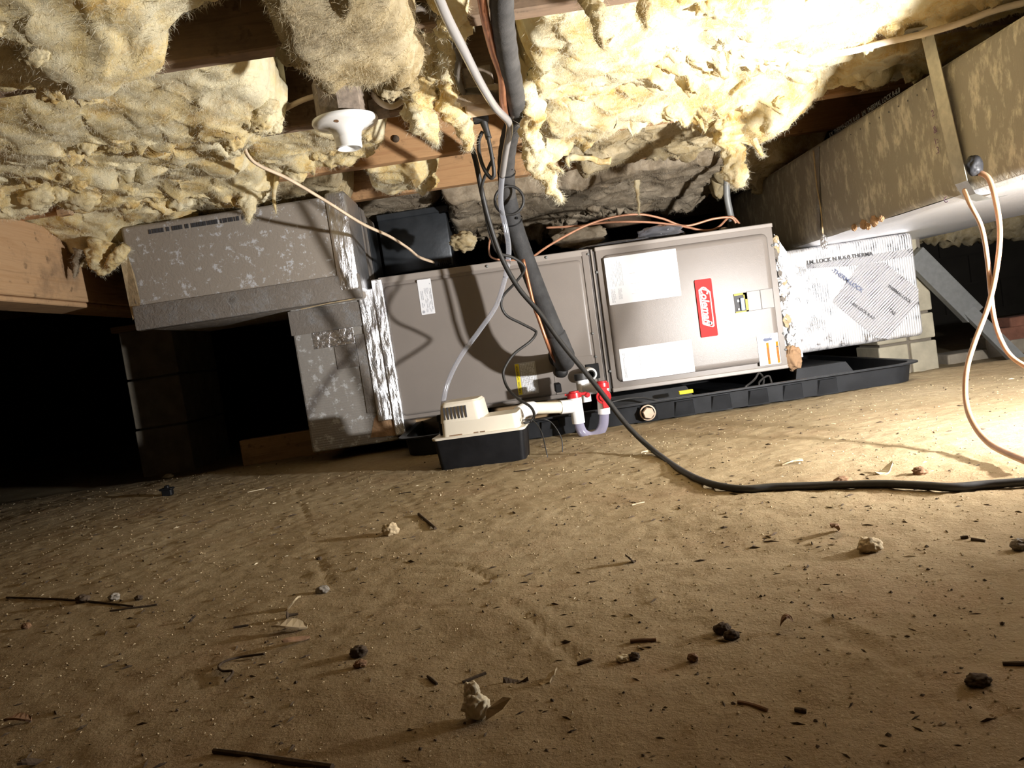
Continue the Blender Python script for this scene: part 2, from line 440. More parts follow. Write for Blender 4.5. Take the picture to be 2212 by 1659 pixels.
# ---- dirt floor
def floor_pt(px, py): return atz(px, py, 0)
grooves = [[(640, 1060), (660, 1110), (678, 1160), (690, 1210), (715, 1265)], [(840, 1050), (890, 1085), (905, 1110)],
           [(1735, 1330), (1850, 1390), (1960, 1440), (2080, 1500), (2160, 1540), (2240, 1560)],
           [(1765, 1325), (1890, 1390), (1940, 1430), (2040, 1425), (2120, 1420)],
           [(1420, 1110), (1440, 1150), (1480, 1200), (1540, 1240)],
           [(1710, 1490), (1780, 1540), (1860, 1590), (1910, 1615)],
           [(1100, 1300), (1160, 1350), (1220, 1405), (1250, 1430)],
           [(700, 1330), (860, 1305), (1000, 1320)], [(880, 1220), (1010, 1225), (1060, 1250)],
           [(0, 1225), (420, 1185), (830, 1150), (1000, 1133)]]  # last line is a long cast shadow, carved in as a groove
def floor_h(X, Y):
    P = np.stack([X, Y, np.zeros_like(X)], 1)
    h = .010 * fbm(P * 2.2, 4, seed=3) + .0050 * fbm(P * 9, 5, .62, seed=9) + .0030 * fbm(P * 40, 3, .6, seed=14)
    h = h - .065 * sstep(2.3, 2.75, Y) * sstep(1.02, 1.3, X)
    h = h - .04 * sstep(2.45, 3.0, Y) * sstep(.75, 1.1, -X)
    for k, g in enumerate(grooves):
        pts = np.array([floor_pt(*q)[:2] for q in g])
        best = np.full(X.shape, 9.0)
        for a, b in zip(pts[:-1], pts[1:]):
            d = b - a; t = np.clip(((X - a[0]) * d[0] + (Y - a[1]) * d[1]) / (d @ d), 0, 1)
            best = np.minimum(best, np.hypot(X - a[0] - t * d[0], Y - a[1] - t * d[1]))
        wdt = .0055
        md = .35 + .65 * sstep(-.1, .35, pn(P * 6, 50 + k))
        h = h - .0024 * md * np.exp(-(best / wdt) ** 2) + .0011 * md * np.exp(-((best - 2 * wdt) / wdt) ** 2)
    return h
xs = np.concatenate([np.linspace(-5, -1.7, 40)[:-1], np.linspace(-1.7, 1.7, 420), np.linspace(1.7, 5, 40)[1:]])
ys = np.concatenate([np.linspace(-1.5, .38, 20)[:-1], np.linspace(.38, 2.5, 330), np.linspace(2.5, 5.6, 60)[1:]])
GX, GY = np.meshgrid(xs, ys); n0, n1 = GX.shape
fx, fy = GX.ravel(), GY.ravel(); fz = floor_h(fx, fy)
idx = np.arange(n0 * n1).reshape(n0, n1)
quads = np.stack([idx[:-1, :-1], idx[:-1, 1:], idx[1:, 1:], idx[1:, :-1]], -1).reshape(-1, 4)
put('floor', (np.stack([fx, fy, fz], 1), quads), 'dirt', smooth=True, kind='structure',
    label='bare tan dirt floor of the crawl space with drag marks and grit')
def ground(px, py):
    p = floor_pt(px, py)
    p.z = float(floor_h(np.array([p.x]), np.array([p.y]))[0]); return p

# ---- subfloor, walls
ceil_o = put('ceiling', MB().box((-5, -1.5, JZ + .255), (5, 5.6, JZ + .29)), 'subfloor_wood', kind='structure', label='underside of the board subfloor above the joists')
def board_mb(w0):
    return MB().box((w0, -1.5, JZ + .236), (w0 + .138, 5.6, JZ + .2555))
b0 = None
for i in range(34):
    x = -2.5 + i * .142
    if b0 is None: b0 = put('subfloor_board', board_mb(x), 'subfloor_wood', ceil_o)
    else: copy_part(b0, ceil_o, (i * .142, 0, 0))
wb = thing('wall_back', 'dark concrete block foundation wall far behind the ducts', None, (0, 5.4, 0)); wb['kind'] = 'structure'
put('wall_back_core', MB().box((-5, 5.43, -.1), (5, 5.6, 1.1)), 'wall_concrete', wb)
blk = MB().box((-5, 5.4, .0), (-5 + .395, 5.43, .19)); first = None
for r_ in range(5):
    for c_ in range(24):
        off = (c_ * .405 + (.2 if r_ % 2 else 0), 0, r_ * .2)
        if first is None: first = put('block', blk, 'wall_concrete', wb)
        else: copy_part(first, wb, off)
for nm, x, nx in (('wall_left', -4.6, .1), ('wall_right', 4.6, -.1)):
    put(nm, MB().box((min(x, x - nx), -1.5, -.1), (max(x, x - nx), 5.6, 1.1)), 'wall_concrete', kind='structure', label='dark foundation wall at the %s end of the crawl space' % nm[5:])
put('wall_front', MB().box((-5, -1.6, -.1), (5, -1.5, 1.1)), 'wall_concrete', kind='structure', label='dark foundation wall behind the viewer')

# ---- joists
jl = {0: 'weathered floor joist nearest the viewer, above the top of the picture', 1: 'brown floor joist crossing the top left above the sagging yellow batts',
      2: 'floor joist that carries the white porcelain lamp holder', 3: 'orange-brown floor joist with a bolt head just behind the lamp holder',
      4: 'pale orange floor joist above the air handler, crossed by the black foam pipe', 5: 'floor joist in the dark above the back of the air handler',
      6: 'floor joist deep in the dark behind the ducts', 7: 'second floor joist from the back wall, in the dark', 8: 'last floor joist before the back wall, in the dark'}
for i, y in enumerate(JY):
    j = thing('floor_joist', jl[i], 'joist', (0, y, JZ))
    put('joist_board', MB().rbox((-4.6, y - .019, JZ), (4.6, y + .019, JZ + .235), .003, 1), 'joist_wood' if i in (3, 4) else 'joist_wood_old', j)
    if i == 3:
        c = at(855, 300, y - .02)
        put('bolt_head', MB().lathe([(0, .006), (.008, .005), (.0095, .001), (.0095, -.002)], (c.x, y - .0195, c.z), (0, -1, 0), 16), 'debris_dark', j, smooth=True)
        c = at(143, 433, y - .02)
        put('wood_cleat', MB().rbox((c.x - .02, y - .042, JZ - .014), (c.x + .014, y - .0195, JZ + .05), .002, 1), 'girder_wood', j)
# ---- girder on its block pier
g = thing('support_girder', 'orange timber girder at the left edge, resting on the block pier', 'beam', (-1.2, 2, .555))
put('girder_board', MB().rbox((-1.255, -.6, .585), (-1.212, 4.8, JZ), .003, 1), 'girder_wood', g)
put('girder_board', MB().rbox((-1.30, -.6, .581), (-1.257, 4.8, JZ), .003, 1), 'girder_wood', g)
put('ledger_strip', MB().rbox((-1.34, -.6, .570), (-1.222, 4.8, .5845), .003, 1), 'girder_wood', g)
def pier(name, label, X0, X1, Y0, Y1, z0, z1, hb, mat, mort, jit=.004, split=False):
    t = thing(name, label, 'pier', ((X0 + X1) / 2, (Y0 + Y1) / 2, z0)); z = z0; k = 0
    put('mortar_core', MB().box((X0 + .012, Y0 + .012, z0), (X1 - .012, Y1 - .012, z1)), mort, t)
    while z < z1 - .03:
        d = random.uniform(-jit, jit); zt = min(z + hb - .008, z1)
        rows = [(X0, X1)] if not split else ([(X0, X0 + (X1 - X0) * .57 - .006), (X0 + (X1 - X0) * .57 + .006, X1)])
        for a, b in rows:
            e = random.uniform(-jit, jit)
            put('block', MB().rbox((a + d, Y0 + e, z), (b + d, Y1 + e, zt), .004, 2), mat, t)
        z += hb; k += 1
    return t
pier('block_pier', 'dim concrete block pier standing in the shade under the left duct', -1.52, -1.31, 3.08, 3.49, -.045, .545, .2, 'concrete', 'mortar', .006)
put('cap_board', MB().rbox((-1.54, 3.06, .545), (-1.20, 3.5, .5695), .003, 1), 'lumber', [o for o in COL.objects if o.name == 'block_pier'][0])
# ---- board lying under the plenum
a = at(527, 1003, 2.61)
put('lumber_board', MB().rbox((a.x, 2.60, -.004), (.3, 2.642, .084), .003, 2), 'lumber', label='short wooden board on edge on the dirt behind the left plenum', cat='board')

# ================================================================== air handler
UX = Vector((.842, 2.335, .0754)) - Vector((-.358, 2.335, .0905)); UL = UX.length
ux = UX.normalized(); uy = Vector((-ux.y, ux.x, 0)).normalized(); uz = ux.cross(uy)
UM = Matrix((ux, uy, uz)).transposed().to_4x4(); UM.translation = Vector((-.358, 2.335, .0905)); UMI = UM.inverted()
UH = .437
def U(px, py, off=0.0):                         # picture point on the front of the unit, in the unit's own frame
    d = ray(px, py); o = UMI @ CO; dd = UMI.to_3x3() @ d
    p = o + dd * ((off - o.y) / dd.y); return p
ah = thing('air_handler', 'taupe metal air handler lying on its side between the two ducts', 'air handler', M=UM)
SEAM = U(1300, 700).x
put('cabinet', MB().rbox((0, .012, 0), (UL, .53, UH), .004, 1), 'taupe_paint', ah, local=True)
# coil section front
cp = put('coil_panel', MB().rrect(.002, SEAM - .012, .002, UH - .002, .004, .014, 0, .002), 'taupe_paint', ah, local=True, auto=40)
put('raised_face', MB().rrect(.012, SEAM - .036, .014, UH - .026, .016, .001, -.007, .009), 'taupe_paint', cp, local=True, auto=40)
put('side_flange', MB().rrect(SEAM - .034, SEAM - .013, .004, UH - .004, .003, .0, -.004, .002), 'taupe_paint', cp, local=True, auto=40)
put('filler_plate', MB().rrect(SEAM - .165, SEAM - .040, .016, U(1290, 765).z, .002, -.006, -.0085, .001), 'taupe_paint', cp, local=True, auto=40)
put('top_flange', MB().rbox((0, -.003, UH - .018), (SEAM - .012, .012, UH + .002), .002, 1), 'taupe_paint_light', ah, local=True)
# blower door
bd = put('blower_panel', MB().rrect(SEAM + .006, UL - .002, .002, UH, .006, .014, -.006, .003), 'taupe_paint', ah, local=True, auto=40)
put('raised_face', MB().rrect(SEAM + .024, UL - .022, .026, UH - .024, .018, -.005, -.018, .012), 'taupe_paint', bd, local=True, auto=40)
put('top_flange', MB().rbox((SEAM + .006, -.010, UH - .010), (UL - .002, .016, UH + .003), .002, 1), 'taupe_paint_light', bd, local=True)
put('bottom_flange', MB().rbox((SEAM + .006, -.008, -.001), (UL - .002, .016, .012), .002, 1), 'taupe_paint_light', bd, local=True)
put('seam_gap', MB().box((SEAM - .012, .002, 0), (SEAM + .006, .02, UH)), 'seam_dark', ah, local=True)
put('seam_strip', MB().rbox((SEAM - .006, -.004, .004), (SEAM - .001, .01, UH - .002), .001, 1), 'taupe_paint_light', ah, local=True)
sc = None
for px, py in ((1180, 556), (1270, 549), (1280, 720), (1287, 770), (1289, 588), (1318, 802), (1686, 610), (1692, 720), (1697, 755), (1668, 530), (1052, 575)):
    p = U(px, py, -.006)
    mb = MB().lathe([(0, .0032), (.0028, .003), (.0036, .0012), (.0042, 0), (.0042, -.003)], (0, 0, 0), (0, -1, 0), 10)
    if sc is None: sc = put('screw', mb, 'steel_grey', ah, local=True, smooth=True); sc.location = p
    else: copy_part(sc, ah).location = p
RF = -.0192                                      # front of the raised door face
def sticker(par, name, corners, mat, off, th=.0005, r=.002, label=None):
    P = [U(*c, off) for c in corners]
    x0 = (P[0].x + P[3].x) / 2; x1 = (P[1].x + P[2].x) / 2; z1 = (P[0].z + P[1].z) / 2; z0 = (P[2].z + P[3].z) / 2
    o = put(name, MB().rrect(x0, x1, z0, z1, r, off, off - th), mat, par, local=True, label=label); return o, x0, x1, z0, z1
def lines(par, x0, x1, z0, z1, y, n, thick, vertical=True, mat='print_grey', seed=1, gap=.15, name='printed_lines'):
    rn = random.Random(seed); mb = MB()
    for i in range(n):
        t = (i + .5) / n; pos = 0
        while pos < 1:
            seg = rn.uniform(.05, .22); q = min(1, pos + seg)
            if rn.random() > gap:
                if vertical: x = x0 + (x1 - x0) * t; a = (x - thick / 2, z0 + (z1 - z0) * pos); b = (x + thick / 2, z0 + (z1 - z0) * q)
                else: z = z0 + (z1 - z0) * t; a = (x0 + (x1 - x0) * pos, z - thick / 2); b = (x0 + (x1 - x0) * q, z + thick / 2)
                mb.add([(a[0], y, a[1]), (b[0], y, a[1]), (b[0], y, b[1]), (a[0], y, b[1])], [(0, 1, 2, 3)])
            pos = q + .02
    return put(name, mb, mat, par, local=True)
# wiring diagram sheet
s, x0, x1, z0, z1 = sticker(bd, 'wiring_diagram', [(1304, 560), (1459, 535), (1472, 636), (1318, 662)], 'label_white', RF, label='large white wiring diagram sheet')
W_, H_ = x1 - x0, z1 - z0; yq = RF - .0008
lines(s, x0 + .006, x0 + .05, z0 + H_ * .38, z1 - .01, yq, 11, .0009, True, 'print_grey', 3, .25)
lines(s, x0 + .008, x0 + .022, z0 + .006, z0 + H_ * .33, yq, 5, .0011, True, 'print_grey', 5, .1)
lines(s, x0 + .03, x0 + .042, z0 + .014, z0 + H_ * .33, yq, 4, .0011, True, 'print_grey', 6, .1)
lines(s, x0 + .05, x1 - .012, z1 - .02, z1 - .012, yq, 2, .0012, False, 'print_grey', 7, .6)
lines(s, x0 + .07, x1 - .02, z0 + .02, z1 - .05, yq, 7, .0006, False, 'label_clear', 8, .5)
# instruction sheet below
s, x0, x1, z0, z1 = sticker(bd, 'instruction_sheet', [(1336, 752), (1494, 735), (1501, 803), (1346, 824)], 'label_white', RF, label='white instruction sheet with columns of fine print')
W_, H_ = x1 - x0, z1 - z0
lines(s, x0 + .008, x0 + .016, z0 + .01, z1 - .012, yq, 2, .001, True, 'print_grey', 11, .35)
lines(s, x0 + W_ * .26, x0 + W_ * .36, z0 + .006, z1 - .008, yq, 6, .0011, True, 'print_grey', 12, .35)
lines(s, x0 + W_ * .38, x0 + W_ * .56, z0 + .004, z1 - .005, yq, 10, .0016, True, 'print_grey', 13, .12)
lines(s, x0 + W_ * .58, x0 + W_ * .84, z0 + .012, z0 + H_ * .55, yq, 8, .0012, False, 'print_grey', 14, .3)
# red name plate
s, x0, x1, z0, z1 = sticker(bd, 'name_plate', [(1499, 606), (1535, 601), (1551, 724), (1515, 730)], 'logo_red', RF, .004, .004, 'red plastic name plate with white script lettering')
cx, cz = (x0 + x1) / 2, (z0 + z1) / 2; W_, H_ = x1 - x0, z1 - z0; yq = RF - .0041
def local_text(par, name, s_, size, org, rot, mat, **k):
    right, up = {'down': ((0, 0, -1), (1, 0, 0)), 'up': ((0, 0, 1), (-1, 0, 0)), 'flat': ((1, 0, 0), (0, 0, 1))}[rot]
    return put(name, text_mesh(s_, size, right, up, org, **k), mat, par, local=True)
local_text(s, 'lettering', 'Coleman', .0315, (cx - .0015, yq, cz + .010), 'down', 'logo_white', shear=.28, bold=.0009)
def frame_outline(pts, wd, y):
    mb = MB(); n = len(pts)
    c0 = Vector((sum(p[0] for p in pts) / n, 0, sum(p[1] for p in pts) / n)); A = []; B = []
    for x, z in pts:
        p = Vector((x, 0, z)); d = (p - c0); A.append((x, y, z)); q = p - Vector((math.copysign(wd, d.x), 0, math.copysign(wd, d.z))); B.append((q.x, y, q.z))
    mb.add(A + B, [(i, (i + 1) % n, n + (i + 1) % n, n + i) for i in range(n)]); return mb
fr = [(cx - .017, cz + .056), (cx - .012, cz + .060), (cx + .013, cz + .053), (cx + .018, cz + .047), (cx + .018, cz - .056), (cx + .013, cz - .060), (cx - .012, cz - .050), (cx - .017, cz - .046)]
put('logo_border', frame_outline(fr, .0032, yq), 'logo_white', s, local=True)
put('underline', MB().add([(cx - .0125, yq, cz + .048), (cx - .0105, yq, cz + .048), (cx - .0105, yq, cz - .044), (cx - .0125, yq, cz - .044)], [(0, 1, 2, 3)]), 'logo_white', s, local=True)
lb = MB(); 
for (ex, ez, er) in ((.0015, -.046, .0068), (.0085, -.047, .0048)):
    lb.add([(cx + ex + er * math.cos(R(30 * k)), yq - .0002, cz + ez + er * math.sin(R(30 * k))) for k in range(12)], [tuple(range(12))])
put('lantern_emblem', lb, 'logo_white', s, local=True)
put('emblem_dot', MB().add([(cx + .0015 + .002 * math.cos(R(45 * k)), yq - .0004, cz - .046 + .002 * math.sin(R(45 * k))) for k in range(8)], [tuple(range(8))]), 'logo_red', s, local=True)
# breaker window and the two knock-outs
s, x0, x1, z0, z1 = sticker(bd, 'breaker_window', [(1584, 636), (1612, 631), (1617, 672), (1590, 677)], 'print_black', RF, .0006, .001, 'open breaker window with a pale blue switch')
yb = RF - .0008
mb = MB().box((x0, yb - .002, z1 - .006), (x1, yb, z1)).box((x1 - .007, yb - .002, z0), (x1, yb, z1)).box((x0, yb - .002, z0), (x1, yb, z0 + .004)).box((x1 - .011, yb - .002, z1 - .02), (x1, yb, z1))
put('window_frame', mb, 'window_yellow', s, local=True)
put('switch', MB().rbox((x0 + .016, yb - .008, z0 + .005), (x0 + .028, yb, z1 - .014), .002, 1), 'switch_blue', s, local=True)
put('switch_mark', MB().rbox((x0 + .007, yb - .003, z1 - .026), (x0 + .014, yb, z1 - .018), .001, 1).rbox((x0 + .007, yb - .003, z0 + .007), (x0 + .013, yb, z0 + .013), .001, 1), 'label_white', s, local=True)
for cs in ([(1613, 631), (1640, 627), (1645, 667), (1618, 672)], [(1642, 627), (1667, 623), (1673, 663), (1647, 667)]):
    k, a0, a1, c0, c1 = sticker(bd, 'knockout_gap', [(cs[0][0] - 1, cs[0][1] - 1), (cs[1][0] + 1, cs[1][1] - 1), (cs[2][0] + 1, cs[2][1] + 1), (cs[3][0] - 1, cs[3][1] + 1)], 'seam_dark', RF, .0004, .001)
    k, a0, a1, c0, c1 = sticker(bd, 'knockout_plate', cs, 'taupe_paint', RF, .0010, .001)
# warning label
s, x0, x1, z0, z1 = sticker(bd, 'warning_label', [(1634, 725), (1679, 718), (1688, 784), (1642, 791)], 'label_white', RF, label='white warning label with two orange bars')
W_, H_ = x1 - x0, z1 - z0; yq = RF - .0009
for fx_ in (.40, .85):
    b = put('orange_bar', MB().add([(x0 + W_ * fx_, yq, z0 + .002), (x0 + W_ * (fx_ + .115), yq, z0 + .002), (x0 + W_ * (fx_ + .115), yq, z0 + H_ * .72), (x0 + W_ * fx_, yq, z0 + H_ * .72)], [(0, 1, 2, 3)]), 'label_orange', s, local=True)
    local_text(b, 'lettering', '\u25b2WARNING' if fx_ > .5 else 'ADVERTENCIA' if False else 'WARNING', .0075, (x0 + W_ * (fx_ + .055), yq - .0006, z0 + H_ * .36), 'down', 'print_black')
lines(s, x0 + W_ * .06, x0 + W_ * .37, z0 + .005, z0 + H_ * .70, yq, 5, .0012, True, 'print_grey', 21, .2)
lines(s, x0 + W_ * .56, x0 + W_ * .82, z0 + .005, z0 + H_ * .70, yq, 4, .0012, True, 'print_grey', 22, .2)
pc = (x0 + W_ * .48, z0 + H_ * .85)
put('pictogram', MB().add([(pc[0] - .014, yq, pc[1] - .003), (pc[0] - .008, yq, pc[1] - .008), (pc[0] + .013, yq, pc[1] - .006), (pc[0] + .015, yq, pc[1] - .001), (pc[0] + .008, yq, pc[1] + .001), (pc[0] - .002, yq, pc[1] + .001), (pc[0] - .009, yq, pc[1] + .002)], [(0, 1, 2, 3, 4, 5, 6)])
    .add([(pc[0] + .004, yq - .0002, pc[1]), (pc[0] + .006, yq - .0002, pc[1]), (pc[0] + .015, yq - .0002, pc[1] + .011), (pc[0] + .013, yq - .0002, pc[1] + .011)], [(0, 1, 2, 3)]), 'print_blue', s, local=True)
# labels on the coil section
CF = -.0078
s, x0, x1, z0, z1 = sticker(cp, 'data_label', [(900, 606), (929, 601), (941, 675), (912, 682)], 'label_white', CF, label='small white data label')
W_, H_ = x1 - x0, z1 - z0; yq = CF - .0009
lines(s, x0 + W_ * .12, x0 + W_ * .34, z0 + H_ * .42, z0 + H_ * .68, yq, 2, .002, True, 'print_grey', 31, .05)
lines(s, x0 + W_ * .12, x0 + W_ * .34, z0 + H_ * .2, z0 + H_ * .36, yq, 2, .002, True, 'print_grey', 32, .2)
lines(s, x0 + W_ * .40, x0 + W_ * .82, z0 + H_ * .06, z0 + H_ * .75, yq, 6, .0011, True, 'print_grey', 33, .3)
lines(s, x0 + W_ * .84, x0 + W_ * .92, z0 + H_ * .12, z0 + H_ * .88, yq, 1, .0022, True, 'print_grey', 34, .15)
put('round_mark', MB().add([(x0 + W_ * .18 + .0045 * math.cos(R(45 * k)), yq, z0 + H_ * .08 + .0045 * math.sin(R(45 * k))) for k in range(8)], [tuple(range(8))]), 'print_grey', s, local=True)
s, x0, x1, z0, z1 = sticker(cp, 'caution_label', [(1112, 786), (1157, 779), (1163, 848), (1119, 856)], 'label_clear', CF, label='clear caution label with a yellow bar and white print')
W_, H_ = x1 - x0, z1 - z0
b = put('yellow_bar', MB().add([(x0 + .001, yq, z0 + .002), (x0 + W_ * .2, yq, z0 + .002), (x0 + W_ * .2, yq, z1 - .002), (x0 + .001, yq, z1 - .002)], [(0, 1, 2, 3)]), 'label_yellow', s, local=True)
local_text(b, 'lettering', 'CAUTION / ATTENTION', .0076, (x0 + W_ * .105, yq - .0006, (z0 + z1) / 2), 'up', 'print_black', bold=.0001)
lines(s, x0 + W_ * .25, x1 - .004, z0 + .004, z1 - .004, yq, 9, .0034, True, 'label_white', 41, .02)
lines(s, x0 + W_ * .25, x1 - .004, z0 + .006, z1 - .006, yq - .0003, 16, .0007, True, 'print_grey', 42, .35)

# refrigerant ports, drain ports
rp = U(1213, 770)
pg = put('rubber_grommet', MB().lathe([(0, .020), (.030, .020), (.036, .016), (.040, .008), (.041, 0)], (rp.x, 0, rp.z + .002), (0, -1, 0), 28), 'black_rubber', ah, local=True, smooth=True)
q = U(1192, 700); q2 = U(1213, 803)
put('rubber_grommet', MB().lathe([(0, .026), (.012, .026), (.018, .02), (.022, 0)], (q2.x, 0, q2.z + .002), (0, -1, 0), 24), 'black_rubber', ah, local=True, smooth=True)
dp = U(1276, 806)
put('drain_plate', MB().rbox((dp.x - .014, -.012, dp.z - .018), (dp.x + .026, -.006, dp.z + .028), .001, 1), 'black_plastic', ah, local=True)

# ================================================================== drain pan
pn_ = thing('drain_pan', 'long black plastic drain pan on the dirt under the air handler', 'drain pan', (.4, 2.5, 0))
def pan_outline(x0, x1, y0, y1, r, wob=0.0, n=10):
    o = []
    for cx_, cy_, a0 in ((x1 - r, y1 - r, 0), (x0 + r, y1 - r, 90), (x0 + r, y0 + r, 180), (x1 - r, y0 + r, 270)):
        for k in range(n + 1): a = R(a0 + 90 * k / n); o.append((cx_ + r * math.cos(a), cy_ + r * math.sin(a)))
    return o
PX0, PX1, PY0, PY1 = -.33, 1.135, 2.125, 2.98
rings = []
for off, z in ((.030, .002), (.010, .004), (.004, .05), (-.012, .054), (-.012, .058), (.008, .058), (.018, .012), (.04, .010)):
    rings.append([(x, y, z) for x, y in pan_outline(PX0 + off, PX1 - off, PY0 + off * .9, PY1 - off, .07)])
n = len(rings[0]); mb = MB().add([p for q in rings for p in q], [(i * n + k, i * n + (k + 1) % n, (i + 1) * n + (k + 1) % n, (i + 1) * n + k) for i in range(len(rings) - 1) for k in range(n)] + [tuple(range(n)), tuple((len(rings) - 1) * n + k for k in range(n))])
put('tray', mb, 'pan_plastic', pn_, auto=35)
rib = None
for px in (1190, 1400, 1480, 1560, 1640, 1715, 1790):
    x = sx(px, PY0, .02)
    m = MB().add([(x - .032, PY0 + .014, .048), (x + .032, PY0 + .014, .048), (x + .044, PY0 + .032, .003), (x - .044, PY0 + .032, .003), (x - .022, PY0 - .004, .046), (x + .022, PY0 - .004, .046), (x + .030, PY0 + .010, .002), (x - .030, PY0 + .010, .002)],
               [(4, 5, 6, 7), (0, 4, 7, 3), (1, 2, 6, 5), (0, 1, 5, 4), (3, 7, 6, 2)])
    put('rib', m, 'pan_plastic', pn_, auto=30)
for x0_, x1_ in ((-.25, -.05), (.25, .55), (.84, 1.04)):
    put('raised_platform', MB().add([(x0_, 2.30, .01), (x1_, 2.30, .01), (x1_, 2.85, .01), (x0_, 2.85, .01), (x0_ + .02, 2.32, .069), (x1_ - .03, 2.32, .069), (x1_ - .03, 2.83, .069), (x0_ + .02, 2.83, .069)], [(4, 5, 6, 7), (0, 1, 5, 4), (1, 2, 6, 5), (2, 3, 7, 6), (3, 0, 4, 7)]), 'pan_plastic', pn_)
c = at(1400, 902, PY0 + .0); c.z = .030
pl = put('drain_plug', MB().lathe([(.020, -.012), (.022, -.002), (.022, .010), (.0185, .011)], (c.x, PY0 - .002, c.z), (-.05, -1, 0), 24), 'bolt_tan', pn_, auto=40, label='tan plastic plug with a hexagonal head')
put('hex_head', MB().lathe([(.0165, .010), (.0165, .024), (.0145, .027), (0, .0275)], (c.x, PY0 - .002, c.z), (-.05, -1, 0), 6), 'bolt_tan', pl)
put('caution_tag', MB().rbox((.47, 2.19, .058), (.51, 2.205, .068), .001, 1), 'label_yellow', pn_, label='yellow tag')

# ================================================================== ducts
# ---- supply plenum (left end of the unit)
sp = thing('supply_plenum', 'dusty foil-faced plenum box on the left end of the air handler', 'plenum', (-.5, 2.6, .035))
put('plenum_body', MB().rbox((-.632, 2.33, .035), (-.366, 2.86, .475), .006, 2), 'plenum_dusty', sp)
put('corner_tape', MB().rbox((-.418, 2.3225, .10), (-.350, 2.331, .50), .003, 2), 'foil_tape', sp, label='bright silver foil tape down the joint')
put('end_collar', MB().rbox((-.372, 2.318, .05), (-.340, 2.86, .525), .004, 2), 'foil_tape', sp)
put('torn_facing', MB().add([(-.45, 2.3285, .055), (-.36, 2.3265, .05), (-.362, 2.3265, .14), (-.40, 2.328, .145), (-.43, 2.329, .11)], [(0, 1, 2, 3, 4)]), 'brown_chunk', sp)
put('dark_tape', MB().rbox((-.448, 2.3265, .13), (-.412, 2.331, .37), .001, 1), 'foil_dull', sp)
put('dark_tape', MB().rbox((-.636, 2.3265, .395), (-.40, 2.331, .468), .001, 1), 'foil_dull', sp)
put('tape_patch', MB().rbox((-.515, 2.3275, .275), (-.448, 2.331, .345), .001, 1), 'foil_dull', sp)
put('tape_patch', MB().rbox((-.575, 2.3282, .345), (-.45, 2.331, .395), .001, 1), 'foil', sp)
# ---- supply trunk
st = thing('supply_duct', 'dusty grey duct board trunk flecked with silver at upper left', 'duct', (-.7, 2.45, .47))
bd_ = put('duct_body', MB().rbox((-1.03, 2.20, .472), (-.392, 2.72, .765), .012, 3), 'duct_dusty', st, auto=40)
put('bottom_tape', MB().rbox((-1.034, 2.1945, .468), (-.385, 2.23, .540), .006, 2), 'foil_dull', st, auto=40, label='dark grey tape along the bottom edge')
put('end_tape', MB().rbox((-.445, 2.1925, .49), (-.386, 2.40, .772), .010, 3), 'foil_tape', st, auto=40, label='crinkled bright silver tape at the right end')
put('paper_edge', MB().add([(-1.036, 2.196, .50), (-1.006, 2.1955, .545), (-1.008, 2.196, .62), (-1.02, 2.197, .69), (-1.045, 2.2, .71), (-1.046, 2.21, .55)], [(0, 1, 2, 3, 4, 5)]), 'debris_tan', st, label='tan paper curling from the left edge')
put('side_tape', MB().rbox((-.393, 2.42, .50), (-.387, 2.50, .765), .002, 1), 'foil_dull', st)
put('side_tape', MB().rbox((-.393, 2.52, .50), (-.386, 2.70, .73), .002, 1), 'slate_duct', st)
mbp = MB(); rn = random.Random(5); x = -.95
while x < -.66:
    wv_ = rn.uniform(.003, .009)
    mbp.box((x, 2.1985, .733), (x + wv_, 2.2, .745)); x += wv_ + rn.choice([.002, .002, .003, .008])
put('printed_lettering', mbp, 'print_black', st)
put('straw', MB().tube([at(650, 668, 2.19), at(710, 655, 2.185), at(768, 645, 2.19)], .0016, 6), 'debris_tan', st)
# ---- black faced branch behind the trunk
sb_ = thing('duct_branch', 'black faced duct section in the dark behind the silver tape', 'duct', (-.27, 2.9, .56))
put('branch_body', MB().rbox((-.385, 2.74, .575), (-.14, 3.3, .785), .008, 2), 'slate_duct', sb_, auto=40)
put('branch_flange', MB().rbox((-.385, 2.732, .765), (-.13, 2.75, .788), .003, 1), 'slate_duct', sb_)

# ---- return plenum (right end)
RX = .96
rt = thing('return_plenum', 'bright foil-wrapped plenum box on the right end of the air handler', 'plenum', (1.08, 2.6, .1))
c0 = at(1712, 745, 2.375); c1 = at(1990, 705, 2.40)
PX_R = c1.x
put('plenum_body', MB().rbox((.872, 2.385, .108), (PX_R, 2.86, .43), .014, 3), 'foil_scrim', rt, auto=40)
dg = MB().add([at(1856, 572, 2.383), at(1912, 566, 2.383), at(1984, 624, 2.383), at(1984, 652, 2.383), at(1918, 732, 2.383), at(1892, 730, 2.383), at(1798, 652, 2.383)], [(0, 1, 2, 3, 4, 5, 6)])
put('scrim_patch', dg, 'foil_scrim_diag', rt, label='darker patch of diagonal foil scrim')
put('top_strip', MB().add([at(1742, 570, 2.382), at(1972, 536, 2.382), at(1972, 552, 2.382), at(1850, 574, 2.382), at(1745, 580, 2.382)], [(0, 1, 2, 3, 4)]), 'foil_scrim_diag', rt)
def duct_text(par, s_, size, p0, p1, mat, off):
    a, b = Vector(p0), Vector(p1); r_ = (b - a).normalized(); nrm = Vector(off).normalized(); up = nrm.cross(r_)
    return put('printed_lettering', text_mesh(s_, size, r_, up, a + Vector(off), depth=.0004, align='LEFT', bold=.0003), mat, par)
duct_text(rt, 'I.M. LOCK N R-6.0 THERMA', .017, at(1743, 568, 2.3815), at(1950, 539, 2.3815), 'print_black', (0, -.0012, 0))
duct_text(rt, '-THERM-LOCK', .018, at(1797, 582, 2.3815), at(1870, 634, 2.3815), 'print_blue', (0, -.0012, 0))
